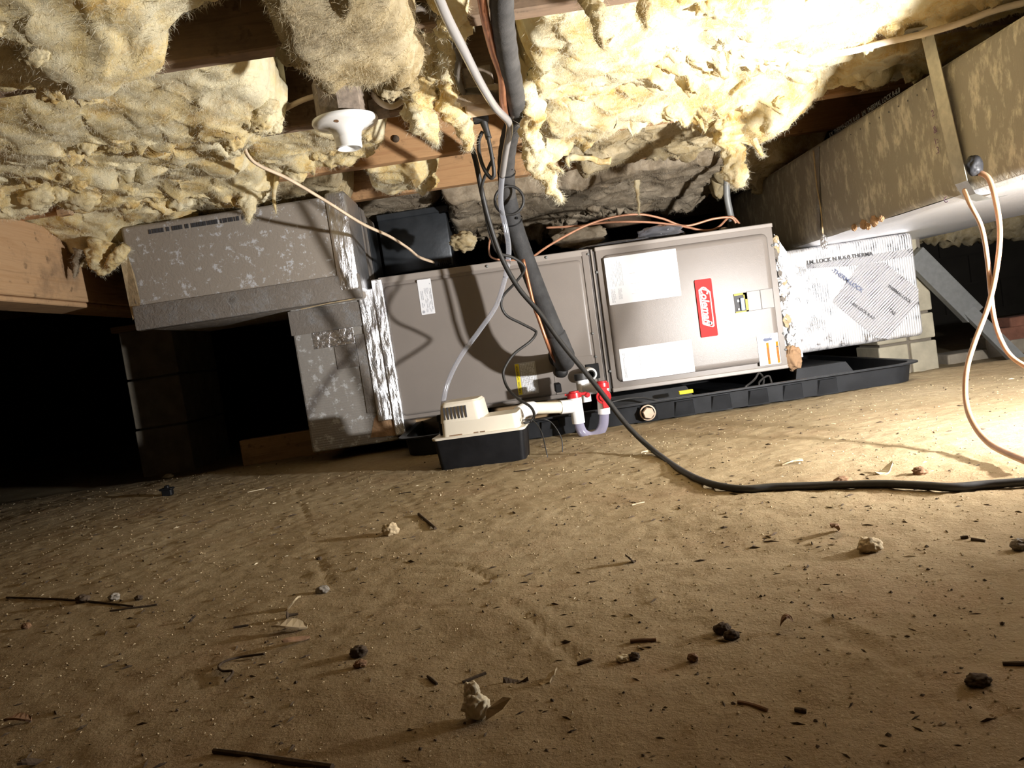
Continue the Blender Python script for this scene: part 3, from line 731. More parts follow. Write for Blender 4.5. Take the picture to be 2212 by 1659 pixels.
duct_text(rt, '1-855 LOCK R-6.0', .012, at(1836, 652, 2.3815), at(1928, 716, 2.3815), 'print_black', (0, -.0012, 0))
duct_text(rt, 'THERMAL-LOCK', .012, at(1918, 617, 2.3815), at(1974, 658, 2.3815), 'print_black', (0, -.0012, 0))
duct_text(rt, 'YA2', .014, at(1920, 668, 2.3815), at(1936, 681, 2.3815), 'print_black', (0, -.0012, 0))
# torn foil and mastic along the joint with the unit
put('joint_tape', MB().prism([at(1672, 505, 2.383), at(1700, 545, 2.383), at(1735, 770, 2.383), at(1700, 790, 2.383)], (0, .004, 0)), 'foil_bright', rt)
rn = random.Random(11); k = 0
for i in range(34):
    t = i / 33; px = 1676 + t * 38 + rn.uniform(-7, 7); py = 520 + t * 235; p = at(px, py, 2.372)
    r_ = rn.uniform(.008, .015)
    bm = bmesh.new(); bmesh.ops.create_icosphere(bm, subdivisions=2, radius=r_); V = np.array([v.co[:] for v in bm.verts])
    d = 1 + .8 * pn(V * 120 + i * 3.1, 2); V = V * d[:, None] * np.array([.85, .4, 1.3]) + np.array(p)
    fs = [[v.index for v in f.verts] for f in bm.faces]; bm.free()
    put('crumpled_foil', (V, fs), 'foil_bright' if rn.random() < .72 else ('debris_tan' if rn.random() < .6 else 'foil_dull'), rt)
bm = bmesh.new(); bmesh.ops.create_icosphere(bm, subdivisions=4, radius=1); V = np.array([v.co[:] for v in bm.verts]); fs = [[v.index for v in f.verts] for f in bm.faces]; bm.free()
def blob(center, radii, amp=.35, freq=2.0, seed=0, rot=None):
    W = V * (1 + amp * fbm(V * freq + seed * 5.3, 4, .55, seed=seed))[:, None] * np.array(radii)
    if rot is not None: W = W @ np.array(rot).T
    return W + np.array(center), fs
put('insulation_scrap', blob(at(1714, 775, 2.335), (.024, .015, .036), .75, 1.7, 4), 'brown_chunk', smooth=True, label='brown torn insulation scrap hanging from the foil corner of the right plenum', cat='insulation')

# ---- return trunk: runs along the right edge toward the viewer
rd = thing('return_duct', 'large dusty foil duct running toward the viewer along the right edge', 'duct', (1.3, 2, .43))
ZB, ZT, XR = .432, .705, 1.66
Y0_, Y1_ = .55, 3.15
NY = 90
def strip(profile, y0, y1, ny, noise_amp, seed, nrm):
    ys_ = np.linspace(y0, y1, ny); vs = []
    for y in ys_:
        for (x, z) in profile: vs.append((x, y, z))
    A = np.array(vs); dn = noise_amp * fbm(A * np.array([6, 3, 6]), 3, seed=seed)
    A[:, 0] += dn * nrm[0]; A[:, 2] += dn * nrm[1]
    m = len(profile)
    return A, [(i * m + k, i * m + k + 1, (i + 1) * m + k + 1, (i + 1) * m + k) for i in range(ny - 1) for k in range(m - 1)]
rr = .035
arc = [(RX + rr - rr * math.cos(R(a)), ZB + rr - rr * math.sin(R(a))) for a in (0, 22, 45)]
side = [(RX + .012, ZT), (RX + .003, ZT - .006), (RX, ZT - .02)] + [(RX, ZT - .02 - (ZT - .02 - ZB - rr) * k / 8) for k in range(1, 8)] + arc
put('side_panel', strip(side, Y0_, Y1_, NY, .006, 3, (1, 0)), 'return_dusty', rd, smooth=True)
arc2 = [(RX + rr - rr * math.cos(R(a)), ZB + rr - rr * math.sin(R(a))) for a in (45, 67, 90)]
und = arc2 + [(RX + rr + (XR - RX - rr) * k / 10, ZB) for k in range(1, 11)]
put('bottom_panel', strip(und, Y0_, Y1_, NY, .006, 3, (0, 1)), 'foil_under', rd, smooth=True)
put('top_panel', MB().box((RX + .01, Y0_, ZT - .004), (XR, Y1_, ZT + .001)).box((XR - .01, Y0_, ZB + .005), (XR, Y1_, ZT)).box((RX + .02, Y1_ - .01, ZB + .008), (XR - .01, Y1_, ZT - .004)).box((RX + .02, Y0_, ZB + .008), (XR - .01, Y0_ + .01, ZT - .004)), 'return_dusty', rd)
def on_side(px, py, off=.0015):
    p = atx(px, py, RX); return Vector((RX - off, p.y, p.z))
mb = MB()
for i in range(11):
    p = on_side(1798 + i * 20.5, 315 - i * 12.2); mb.lathe([(0, .0008), (.0022, 0)], p, (-1, 0, 0), 8)
put('staple_marks', mb, 'print_black', rd)
tx = on_side(1795, 292); tx2 = on_side(2035, 137)
duct_text(rd, 'I.M. THERMA-LOCK R-6.0   I.M. THERMAL LOCK R-6.0', .016, tx, tx2, 'print_black', (-.0022, 0, 0))
p = on_side(1768, 320); q = on_side(1775, 520)
put('seam_tape', MB().add([(RX - .003, p.y - .012, ZT - .01), (RX - .003, p.y + .016, ZT - .01), (RX - .0035, q.y + .014, ZB + .03), (RX - .0035, q.y - .006, ZB + .03)], [(0, 1, 2, 3)]), 'foil_dull', rd)
put('torn_seam', MB().tube(smooth_path([on_side(1760, 325, .004), on_side(1768, 400, .005), on_side(1778, 455, .006), on_side(1782, 520, .004)]), [.002] * 24 + [.0035], 6, flat=.5), 'debris_tan', rd)
for k, (px, py, r_) in enumerate(((1842, 492, .012), (1862, 485, .016), (1885, 478, .018), (1900, 473, .010), (1872, 490, .011))):
    p = on_side(px, py, -.004)
    put('torn_patch', blob(p, (.005, r_, r_ * .8), .5, 2.5, 20 + k), 'brown_chunk', rd, label='brown torn patch showing glass fibre')
p = on_side(1783, 523, .004)
put('torn_foil', blob(p, (.008, .016, .022), .6, 3, 31), 'foil_bright', rd)
for s_, px, py, sz in (('2', 2018, 245, .02), ('&', 2023, 280, .022), ('1:', 2025, 305, .02), ('.3', 2028, 325, .02), ('C', 2046, 432, .018)):
    p = on_side(px, py, .003)
    put('pen_mark', text_mesh(s_, sz, (0, -1, .15), (0, .15, 1), p, depth=.0004), 'print_purple', rd)
# ---- hanger strap
hs = thing('duct_hanger', 'galvanized metal strap holding up the big right hand duct', 'strap', (RX, 1.6, .44))
A1 = on_side(2022, 105, .016); A2 = on_side(2085, 385, .012)
yc = (A1.y + A2.y) / 2
yw = .021
put('strap', MB().add([(RX - .016, A1.y - yw, JZ - .006), (RX - .016, A1.y + yw, JZ - .006), (RX - .010, A2.y + yw, ZB + .03), (RX - .010, A2.y - yw, ZB + .03),
                       (RX - .0145, A1.y - yw, JZ - .006), (RX - .0145, A1.y + yw, JZ - .006), (RX - .0085, A2.y + yw, ZB + .03), (RX - .0085, A2.y - yw, ZB + .03)],
                      [(0, 1, 2, 3), (7, 6, 5, 4), (0, 3, 7, 4), (1, 5, 6, 2), (0, 4, 5, 1), (3, 2, 6, 7)]), 'strap_metal', hs)
put('top_tab', MB().rbox((RX - .065, A1.y - yw, JZ - .0065), (RX - .0145, A1.y + yw, JZ - .0045), .0007, 1), 'strap_metal', hs)
put('nail_head', MB().lathe([(0, .003), (.006, .002), (.006, 0)], (RX - .038, A1.y, JZ - .0065), (0, 0, -1), 12), 'steel_grey', hs)
put('bottom_fold', MB().add([(RX - .010, A2.y - yw, ZB + .032), (RX - .010, A2.y + yw, ZB + .032), (RX + .004, A2.y + yw, ZB + .002), (RX + .03, A2.y + yw, ZB - .010), (RX + .07, A2.y + yw, ZB - .010), (RX + .07, A2.y - yw, ZB - .010), (RX + .03, A2.y - yw, ZB - .010), (RX + .004, A2.y - yw, ZB + .002)], [(0, 1, 2, 7), (7, 2, 3, 6), (6, 3, 4, 5)]), 'galvanized', hs)
# plug hung on the strap, with its loop of lamp cord
lc = thing('two_wire_lead', 'coppery two-wire cord looping down in front of the right duct', 'cord', on_side(2105, 370, .03))
p0 = at(2105, 358, 1.40)
put('plug', blob(p0, (.014, .013, .019), .3, 1.2, 3), 'black_plastic', lc, smooth=True)
put('cord', MB().tube(pxpath([(2112, 372, 1.40), (2135, 385, 1.38), (2150, 430, 1.36), (2160, 500, 1.34), (2153, 580, 1.33), (2135, 660, 1.32), (2105, 740, 1.31), (2088, 800, 1.30), (2086, 860, 1.29), (2100, 910, 1.24), (2140, 960, 1.16), (2225, 1000, 1.02)]), .0052, 10, flat=.75), 'lamp_cord', lc, smooth=True)
put('cord', MB().tube(pxpath([(2083, 412, 1.41), (2095, 440, 1.38), (2120, 490, 1.36), (2133, 560, 1.345), (2140, 630, 1.335), (2148, 690, 1.325), (2165, 740, 1.31), (2190, 775, 1.29), (2240, 805, 1.25)]), .0052, 10, flat=.75), 'lamp_cord', lc, smooth=True)

# ---- right hand pier, brace, bricks
pr = at(2030, 792, 2.92); plx = at(1902, 790, 2.92)
t = thing('stone_pier', 'pale block pier standing behind the bright foil plenum', 'pier', ((plx.x + pr.x) / 2, 3.05, -.07))
put('mortar_core', MB().box((plx.x + .012, 2.935, -.08), (pr.x - .012, 3.1, .555)), 'mortar', t)
xm = at(1970, 790, 2.92).x
for z0_, z1_ in ((-.08, .045), (.055, .15), (.16, .33), (.34, .44)):
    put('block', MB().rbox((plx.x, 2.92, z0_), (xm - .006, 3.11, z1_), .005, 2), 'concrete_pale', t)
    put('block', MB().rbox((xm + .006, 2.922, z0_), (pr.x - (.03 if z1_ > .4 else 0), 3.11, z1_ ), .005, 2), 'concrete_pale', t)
br = thing('steel_brace', 'grey sheet metal channel leaning behind the right pier', 'brace', at(2150, 720, 2.88))
a = at(1978, 550, 2.86); b = at(2108, 680, 2.86); d = (b - a).normalized(); nn = Vector((-d.z, 0, d.x)); hw = .039
if nn.z < 0: nn = -nn
put('channel', MB().prism([a + nn * hw, a - nn * hw, b - nn * hw, b + nn * hw], (0, .035, 0)), 'steel_grey', br)
a2 = b - d * .05; b2 = at(2250, 822, 2.70)
d2 = (b2 - a2).normalized(); n2 = Vector((-d2.z, 0, d2.x)); n2 = n2 if n2.z > 0 else -n2
put('inner_channel', MB().prism([a2 + n2 * .026 + Vector((0, .01, 0)), a2 - n2 * .026 + Vector((0, .01, 0)), b2 - n2 * .026, b2 + n2 * .026], (0, .025, 0)), 'steel_grey', br)
bks = [((2130, 730), (2182, 800)), ((2185, 735), (2260, 798)), ((2150, 712), (2260, 733)), ((2188, 686), (2260, 712))]
for i, (a, b) in enumerate(bks):
    A_ = at(*a, 3.0); B_ = at(*b, 3.0)
    put('brick', MB().rbox((min(A_.x, B_.x), 3.0 + i * .006, B_.z), (max(A_.x, B_.x), 3.11, A_.z), .006, 2), ['concrete', 'concrete', 'brick_red', 'brick_red'][i], cat='brick',
        label=['grey block at the foot of the loose pile at the right edge', 'grey block beside the pile foot, cut by the right edge of the picture', 'red brick laid flat across the two grey blocks at the right edge', 'topmost red brick of the small pile at the right edge'][i], group='loose bricks at the right edge')
put('brick', MB().rbox((1.7, 2.99, -.1), (1.86, 3.12, B_.z - .04), .006, 2), 'concrete', label='grey block buried in the dirt under the brick pile at right', cat='brick', group='loose bricks at the right edge')

# ================================================================== condensate pump
PA = Vector((-.208, 1.835, 0)); PB = Vector((.010, 1.805, 0))
dx_ = (PB - PA).normalized(); dy_ = Vector((-dx_.y, dx_.x, 0)); PM = Matrix((dx_, dy_, Vector((0, 0, 1)))).transposed().to_4x4(); PM.translation = PA + Vector((0, 0, -.001))
PL = (PB - PA).length; PD = .125
cpump = thing('condensate_pump', 'cream and black condensate pump on the dirt before the air handler', 'pump', M=PM)
def taper_box(x0, x1, y0, y1, z0, z1, ins, r, seg=5):
    vs = []; nn = 0
    for z, o in ((z0, ins), (z1, 0)):
        q = pan_outline(x0 + o, x1 - o, y0 + o, y1 - o, r, 0, seg); nn = len(q); vs += [(x, y, z) for x, y in q]
    return MB().add(vs, [tuple(range(nn - 1, -1, -1)), tuple(range(nn, 2 * nn))] + [(k, (k + 1) % nn, nn + (k + 1) % nn, nn + k) for k in range(nn)])
put('tank', taper_box(0, PL, 0, PD, 0, .074, .006, .012), 'black_plastic', cpump, local=True, auto=40)
put('lid', taper_box(-.004, PL + .004, -.004, PD + .004, .0735, .079, .001, .014), 'cream_plastic', cpump, local=True, auto=40)
put('housing', taper_box(.024, PL - .012, .008, PD - .01, .0785, .114, -.002, .012), 'cream_plastic', cpump, local=True, auto=40)
mc = put('motor_cover', taper_box(.026, .122, .010, PD - .012, .112, .155, -.005, .016), 'cream_plastic', cpump, local=True, auto=40)
put('cover_cap', taper_box(.031, .117, .015, PD - .017, .1545, .160, -.004, .014), 'cream_plastic', mc, local=True, auto=40)
for i in range(7):
    x = .0345 + i * .0088
    put('vent_slot', MB().box((x, .0045, .120), (x + .0033, .0125, .149)), 'print_black', mc, local=True)
put('latch', MB().box((.04, .006, .0795), (.072, .012, .082)), 'debris_brown', cpump, local=True)
put('latch', MB().box((.10, .006, .0795), (.112, .012, .082)).box((.115, .006, .0795), (.128, .012, .082)), 'debris_brown', cpump, local=True)
put('discharge_port', MB().lathe([(.006, 0), (.006, .035), (.009, .036), (.009, .05), (.006, .052)], (.012, .06, .078), (0, 0, 1), 14), 'black_plastic', cpump, local=True, auto=40)
for pts in ([(1130, 914, 1.86), (1150, 908, 1.86), (1168, 930, 1.83), (1178, 965, 1.80), (1183, 990, 1.79)], [(1132, 913, 1.87), (1165, 905, 1.87), (1190, 912, 1.87), (1212, 945, 1.86), (1215, 980, 1.85)],
            [(1128, 908, 1.85), (1140, 905, 1.85), (1150, 898, 1.86)]):
    put('wire_lead', MB().tube(pxpath(pts), .0014, 6), 'black_rubber', cpump, smooth=True)

# ================================================================== drain trap
YT = 2.06
dt = thing('drain_trap', 'white PVC drain trap with red caps and a clear U-bend', 'drain trap', at(1275, 945, YT))
def Q(px, py, Y=YT): return at(px, py, Y)
put('elbow', MB().tube(pxpath([(1118, 905, 1.92), (1122, 893, 1.94), (1135, 885, 1.96), (1152, 882, 1.98)], 6), .0185, 20), 'pvc_white', dt, auto=50)
put('pipe', MB().tube([Q(1148, 882, 1.975), Q(1214, 880, 2.05)], .0155, 20), 'pvc_cream', dt, auto=50, label='yellowed cream pipe')
put('tee_branch', MB().tube([Q(1210, 880, 2.045), Q(1242, 877, YT)], .0185, 20), 'pvc_white', dt, auto=50)
put('tee_body', MB().tube([Q(1241, 853), Q(1250, 914)], .0175, 24), 'pvc_white', dt, auto=50)
rc = put('red_cap', MB().lathe([(0, .010), (.013, .010), (.014, .006), (.019, .005), (.0195, 0), (.0195, -.008), (.017, -.008)], Q(1240, 853), Q(1240, 853) - Q(1249, 914), 24), 'red_plastic', dt, auto=40)
put('cap_tab', MB().tube([Q(1220, 853), Q(1232, 855)], .003, 8), 'red_plastic', rc, auto=40)
put('cap_tab', MB().tube([Q(1252, 852), Q(1266, 849)], .004, 8, flat=.6), 'red_plastic', rc, auto=40)
mb = MB(); c = Q(1269, 853); mb.lathe([(0, .004), (.006, .004), (.0075, 0), (.0075, -.005)], c, (.5, -.8, -.1), 14)
put('cap_disc', mb, 'red_plastic', rc, auto=40)
put('u_bend', MB().tube(pxpath([(1250, 905, YT), (1252, 920, YT), (1260, 936, YT), (1276, 943, YT), (1293, 936, YT), (1303, 918, YT), (1305, 893, YT)], 8), .0135, 22), 'vinyl_violet', dt, auto=60, label='clear violet tinted U-bend')
put('riser', MB().tube([Q(1301, 828), Q(1305, 894)], .0165, 24), 'pvc_white', dt, auto=50)
r2 = put('red_cap', MB().lathe([(0, .010), (.014, .010), (.015, .006), (.019, .005), (.0195, 0), (.0195, -.010), (.017, -.010)], Q(1300, 831), Q(1300, 831) - Q(1306, 894), 24), 'red_plastic', dt, auto=40)
c = Q(1304, 857, YT - .022); put('cap_disc', MB().lathe([(0, .007), (.011, .007), (.012, .003), (.019, .003), (.020, 0), (.020, -.006)], c, (-.1, -1, 0), 26), 'red_plastic', r2, auto=40)
a, b = Q(1302, 836, YT - .020), Q(1306, 882, YT - .02)
put('cap_strap', MB().rbox((a.x - .008, YT - .026, b.z), (a.x + .010, YT - .018, a.z), .002, 1), 'red_plastic', r2)
put('back_tee', MB().tube([at(1256, 812, 2.17), at(1264, 868, 2.17)], .0185, 24), 'pvc_white', dt, auto=50)
put('back_cap', MB().lathe([(0, .008), (.020, .008), (.021, 0), (.021, -.010)], at(1256, 813, 2.17), (0, 0, 1), 24), 'black_rubber', dt, auto=40)
put('back_branch', MB().tube([at(1262, 840, 2.17), at(1298, 838, 2.10)], .0155, 20), 'pvc_white', dt, auto=50)
put('port_ring', MB().lathe([(.009, .018), (.014, .019), (.0185, .015), (.0195, 0), (.0195, -.06)], at(1275, 808, 2.27), (0, -1, 0), 26), 'pvc_white', dt, auto=40)
put('port_stub', MB().lathe([(.0125, -.02), (.0125, .012), (.009, .014), (.009, -.01), (0, -.01)], at(1276, 808, 2.262), (0, -1, 0), 20), 'black_rubber', dt, auto=40)
put('base_clip', MB().rbox((.118, 2.14, .12), (.135, 2.20, .145), .002, 1), 'black_plastic', dt)

# ================================================================== refrigerant lines, tubes and cords
ri = thing('insulated_pipe', 'thick black foam-sleeved pipe rising from the air handler to the joists', 'pipe', at(1213, 780, 2.2))
main = [(1086, -60, 1.03), (1084, 20, 1.11), (1095, 110, 1.27), (1110, 195, 1.47), (1117, 232, 1.57), (1113, 260, 1.69), (1100, 300, 1.82), (1093, 360, 1.94), (1097, 430, 2.03)]
put('upper_sleeve', MB().tube(pxpath(main, 8), [.0165 + .0055 * min(1, i / 60) + .0006 * math.sin(i * 2.1) for i in range(65)], 20), 'foam_dusty', ri, smooth=True)
low = [(1095, 425, 2.025), (1108, 480, 2.065), (1130, 545, 2.09), (1162, 630, 2.085), (1190, 698, 2.07), (1206, 735, 2.07)]
put('lower_sleeve', MB().tube(pxpath(low, 8), .0245, 22), 'foam_black', ri, smooth=True)
put('elbow_sleeve', MB().tube(pxpath([(1200, 722, 2.065), (1214, 755, 2.08), (1221, 775, 2.12), (1218, 782, 2.19), (1214, 780, 2.31)], 6), .0275, 22), 'foam_black', ri, smooth=True)
for k, (px, py, Y, dx2, dy2) in enumerate(((1094, 372, 1.955, .0, 1), (1107, 476, 2.063, .3, 1), (1112, 262, 1.70, -.2, 1))):
    c = at(px, py, Y); ax = at(px + dx2 * 20, py + 20, Y + .02) - c
    z_ = put('zip_tie', MB().lathe([(.0262 if k == 1 else .0225, -.002), (.0275 if k == 1 else .0235, -.001), (.0275 if k == 1 else .0235, .001), (.0262 if k == 1 else .0225, .002)], c, ax, 24), 'black_plastic', ri, smooth=True)
    put('tie_head', MB().rbox((c.x + .008, c.y - .032, c.z - .003), (c.x + .015, c.y - .024, c.z + .003), .001, 1), 'black_plastic', z_)
put('liquid_line', MB().tube(pxpath([(1130, 560, 2.05), (1152, 655, 2.05), (1164, 690, 2.045), (1180, 735, 2.05), (1194, 770, 2.10), (1212, 798, 2.26)], 8), .0048, 12), 'copper', None, smooth=True,
    label='thin copper liquid line running beside the black foam pipe into the unit', cat='pipe')
put('copper_pipe', MB().tube(pxpath([(1036, -40, 1.04), (1048, 40, 1.13), (1065, 110, 1.26), (1083, 165, 1.37), (1086, 215, 1.47), (1092, 250, 1.58), (1100, 262, 1.66)], 8), .0068, 14), 'copper', None, smooth=True,
    label='bare copper tube coming down beside the black pipe at top centre', cat='pipe')
vt = thing('vinyl_tube', 'clear vinyl discharge tube from the pump up to the ceiling', 'tube', at(955, 920, 1.9))
put('upper_run', MB().tube(pxpath([(930, -50, 1.02), (962, 30, 1.10), (1000, 105, 1.20), (1038, 180, 1.34), (1070, 232, 1.47), (1098, 262, 1.585), (1100, 285, 1.66), (1092, 330, 1.76), (1085, 380, 1.86)], 8), .0075, 16), 'vinyl_cloudy', vt, smooth=True)
put('middle_run', MB().tube(pxpath([(1085, 378, 1.858), (1082, 440, 1.95), (1094, 500, 1.98), (1099, 545, 1.98), (1092, 600, 1.97)], 8), .0068, 16), 'vinyl_clear', vt, smooth=True)
put('lower_run', MB().tube(pxpath([(1092, 598, 1.97), (1072, 660, 1.98), (1035, 715, 1.98), (995, 770, 1.97), (968, 825, 1.955), (957, 875, 1.94), (957, 925, 1.925)], 8), .0062, 16), 'vinyl_clear', vt, smooth=True)

pc_ = thing('pump_cord', 'wavy thin black power cord hanging from the plug to the pump', 'cord', at(1046, 270, 1.66))
put('plug', MB().rbox(at(1022, 262, 1.60), at(1052, 233, 1.63), .004, 2), 'black_rubber', pc_, auto=40)
put('plug_neck', MB().tube([at(1042, 255, 1.615), at(1052, 285, 1.62)], [.009, .006], 12), 'black_rubber', pc_, auto=40)
put('strain_relief', MB().tube([at(1049, 276, 1.62), at(1056, 300, 1.625)], .0065, 12), 'black_rubber', pc_, auto=40)
put('cord', MB().tube(pxpath([(1054, 295, 1.62), (1062, 335, 1.63), (1067, 375, 1.64), (1060, 384, 1.645), (1046, 365, 1.65), (1036, 335, 1.655), (1034, 305, 1.66), (1042, 285, 1.665)], 8), .0042, 10), 'black_rubber', pc_, smooth=True)
put('cord', MB().tube(pxpath([(1066, 340, 1.70), (1050, 375, 1.72), (1040, 410, 1.74), (1048, 460, 1.80), (1060, 510, 1.86), (1075, 545, 1.90), (1105, 555, 1.93), (1128, 570, 1.95), (1132, 585, 1.96), (1112, 612, 1.97), (1088, 638, 1.98), (1083, 660, 1.98), (1095, 682, 1.985), (1125, 698, 1.99), (1152, 712, 1.99), (1158, 720, 1.985), (1145, 738, 1.97),
                      (1110, 765, 1.96), (1090, 795, 1.95), (1088, 815, 1.945), (1098, 840, 1.935), (1120, 862, 1.92), (1145, 878, 1.90), (1154, 895, 1.885), (1148, 908, 1.87), (1132, 914, 1.865)], 8), .0036, 10), 'black_rubber', pc_, smooth=True)
ring_c = at(1100, 433, 1.87)
rp_ = []
for k in range(33):
    a = 2 * math.pi * k / 30 - 2.2
    rp_.append(at(1100 + 31 * math.cos(a), 433 + 31 * math.sin(a), 1.955 + .002 * k / 3))
put('cord_loop', MB().tube(rp_, .0036, 10), 'black_rubber', pc_, smooth=True)

ex = thing('extension_cord', 'thick black cord dropping from the joists and running along the dirt to the right edge', 'cord', ground(1600, 1062))
up_ = [(1008, 265, 1.70), (1014, 300, 1.71), (1028, 350, 1.73), (1042, 420, 1.76), (1060, 490, 1.78), (1085, 560, 1.79), (1120, 622, 1.79), (1165, 675, 1.785), (1212, 740, 1.77), (1265, 805, 1.75), (1310, 862, 1.72)]
P_ = [at(*q) for q in up_]
for px, py in ((1360, 925), (1420, 985), (1500, 1038), (1590, 1062), (1680, 1059), (1780, 1055), (1900, 1056), (2000, 1063), (2060, 1066), (2140, 1059), (2260, 1054)):
    q = ground(px, py); q.z += .006
    if px == 1360: q = at(px, py, 1.68)
    P_.append(q)
put('cord', MB().tube(smooth_path(P_, 8), .0058, 12), 'black_rubber', ex, smooth=True)
put('connector', MB().tube([at(1004, 238, 1.69), at(1008, 262, 1.70), at(1014, 296, 1.71)], [.009, .010, .006], 12), 'black_rubber', ex, auto=40)
put('ceiling_cable', MB().tube(pxpath([(838, -40, 1.06), (858, 20, 1.12), (870, 36, 1.14), (886, 22, 1.15), (915, 16, 1.16), (945, 35, 1.20), (975, 80, 1.27), (992, 120, 1.34), (988, 158, 1.42), (996, 190, 1.50), (1010, 212, 1.55), (1004, 228, 1.585), (985, 230, 1.60), (972, 220, 1.61)], 8), .0058, 12), 'dusty_rubber', None, smooth=True,
    label='dusty brown cable curling down from the top edge to the outlet box', cat='cable')

# ---- dusty outlet box under the joist
ob = thing('outlet_box', 'dust-covered round outlet box under the joist with a plug in it', 'outlet', at(1040, 215, 1.585))
c = at(1040, 214, 1.57)
mbx = MB().lathe([(0, .022), (.05, .021), (.078, .015), (.084, .006), (.080, 0), (.060, -.012), (0, -.014)], (c.x, c.y, c.z), (0, -.1, 1), 36)
mbx.v = [Vector((v.x, c.y + (v.y - c.y) * .62, v.z)) for v in mbx.v]
put('box_shell', mbx, 'dust', ob, auto=45)
put('receptacle', MB().rbox((c.x - .035, c.y - .022, c.z - .028), (c.x + .045, c.y + .022, c.z - .008), .004, 2), 'romex', ob)
put('box_cable', MB().tube(pxpath([(975, 222, 1.59), (1010, 198, 1.52), (1050, 200, 1.51), (1085, 218, 1.52), (1108, 220, 1.54), (1112, 240, 1.56), (1104, 255, 1.60)], 6), .0065, 10), 'dusty_rubber', ob, smooth=True)
put('mount_post', MB().rbox((c.x - .03, c.y + .01, c.z + .01), (c.x + .03, c.y + .045, JZ + .05), .003, 1), 'box_grey', ob)

# ================================================================== lamp holder
lh = thing('lamp_holder', 'white porcelain lamp holder on a grey box under the joist', 'lamp holder', at(745, 262, 1.55))
c = at(745, 258, 1.555); ax = (0, 0, -1)
put('porcelain_base', MB().lathe([(.058, -.002), (.0645, .001), (.0655, .005), (.063, .010), (.052, .0135), (.036, .018), (.029, .026), (.027, .036), (.0275, .038), (.026, .041), (.026, .056), (.0235, .058), (.021, .057), (.0205, .030), (0, .028)], c, ax, 44), 'porcelain', lh, auto=50)
put('screw_hole', MB().lathe([(0, .0006), (.0045, .0006), (.0045, -.002)], (c.x - .009, c.y - .047, c.z - .0150), (-.1, -.35, -1), 10), 'debris_brown', lh)
put('junction_box', MB().lathe([(.0545, .002), (.0545, -.075), (0, -.075)], c, ax, 8), 'box_grey', lh)
put('box_bracket', MB().rbox((c.x + .05, c.y - .012, c.z + .004), (c.x + .085, c.y + .045, c.z + .028), .002, 1), 'box_grey', lh)

def cable(name, label, pts, r, mat, flat=.55, seg=10):
    return put(name, MB().tube(pxpath(pts, 8), r, seg, flat=flat), mat, None, smooth=True, label=label, cat='cable')
cable('romex_cable', 'white cable drooping from the joist by the lamp to the air handler top', [(552, 268, 1.60), (535, 285, 1.61), (527, 315, 1.63), (540, 342, 1.66), (565, 360, 1.69), (620, 385, 1.76), (700, 432, 1.86), (780, 482, 1.96), (840, 510, 2.08), (880, 535, 2.18), (905, 555, 2.26), (935, 566, 2.36)], .0072, 'romex')
cable('lamp_feed_cable', 'white cable running behind the batts into the grey lamp box', [(540, 275, 1.57), (590, 248, 1.565), (650, 218, 1.56), (690, 205, 1.56)], .0055, 'romex', .8)
cable('lamp_loop_cable', 'short white cable curving out of the right side of the lamp box', [(805, 205, 1.55), (822, 222, 1.53), (845, 230, 1.53), (866, 220, 1.54), (878, 196, 1.56)], .0065, 'romex_white')
cable('overhead_cable', 'white cable stapled under the joists at upper right', [(1560, 140, 1.62), (1640, 132, 1.62), (1740, 120, 1.61), (1830, 112, 1.60), (1910, 92, 1.585), (2000, 72, 1.55), (2080, 48, 1.52), (2150, 22, 1.48), (2260, -5, 1.42)], .0068, 'romex_white')
cable('control_wire', 'upper coppery control wire arching along the top of the unit', [(1590, 482, 2.44), (1578, 470, 2.44), (1540, 473, 2.44), (1480, 488, 2.44), (1430, 472, 2.44), (1380, 463, 2.44), (1320, 470, 2.44), (1260, 490, 2.42), (1190, 528, 2.38), (1150, 556, 2.34)], .0036, 'wire_copper', .9)
cable('control_wire', 'lower coppery control wire lying along the top of the unit', [(1598, 484, 2.45), (1578, 468, 2.45), (1550, 492, 2.43), (1520, 498, 2.42), (1470, 488, 2.43), (1400, 480, 2.44), (1320, 480, 2.45), (1250, 488, 2.46), (1180, 492, 2.48)], .0036, 'wire_copper', .9)
cable('control_wire', 'thin brown wire looping beside the black foam pipe above the unit', [(1062, 500, 2.1), (1056, 535, 2.15), (1062, 556, 2.2), (1090, 562, 2.26), (1120, 562, 2.32)], .0026, 'wire_copper', 1)
cd = thing('conduit', 'grey flexible conduit dropping onto the right top corner of the unit', 'conduit', at(1580, 482, 2.46))
put('conduit_tube', MB().tube(pxpath([(1585, 280, 2.42), (1572, 370, 2.44), (1570, 420, 2.45), (1576, 455, 2.46), (1581, 478, 2.46)], 8), .0105, 14), 'steel_grey', cd, smooth=True)
put('connector', MB().lathe([(.013, 0), (.013, .02), (.010, .022)], UM @ Vector((U(1583, 485).x, .10, UH - .002)), (0, 0, 1), 12), 'galvanized', cd)
pgb = V * (1 + .45 * fbm(V * 2.2, 4, seed=6))[:, None] * np.array([.075, .05, .030]) + np.array(UM @ Vector((U(1440, 500).x, .10, UH + .022)))
put('plastic_bag', (pgb, fs), 'film', None, smooth=True, label='crumpled clear plastic bag on top of the air handler', cat='bag')
pcb = V * (1 + .3 * fbm(V * 2.2, 4, seed=8))[:, None] * np.array([.115, .05, .008]) + np.array(UM @ Vector((U(1330, 520).x, .07, UH + .012)))
put('plastic_sheet', (pcb, fs), 'film', None, smooth=True, label='flat scrap of clear plastic sheet on the unit near the seam', cat='plastic')
wb_ = thing('wire_bushing', 'black ribbed cable bushing on the left part of the unit top', 'bushing', at(955, 567, 2.37))
mbw = MB()
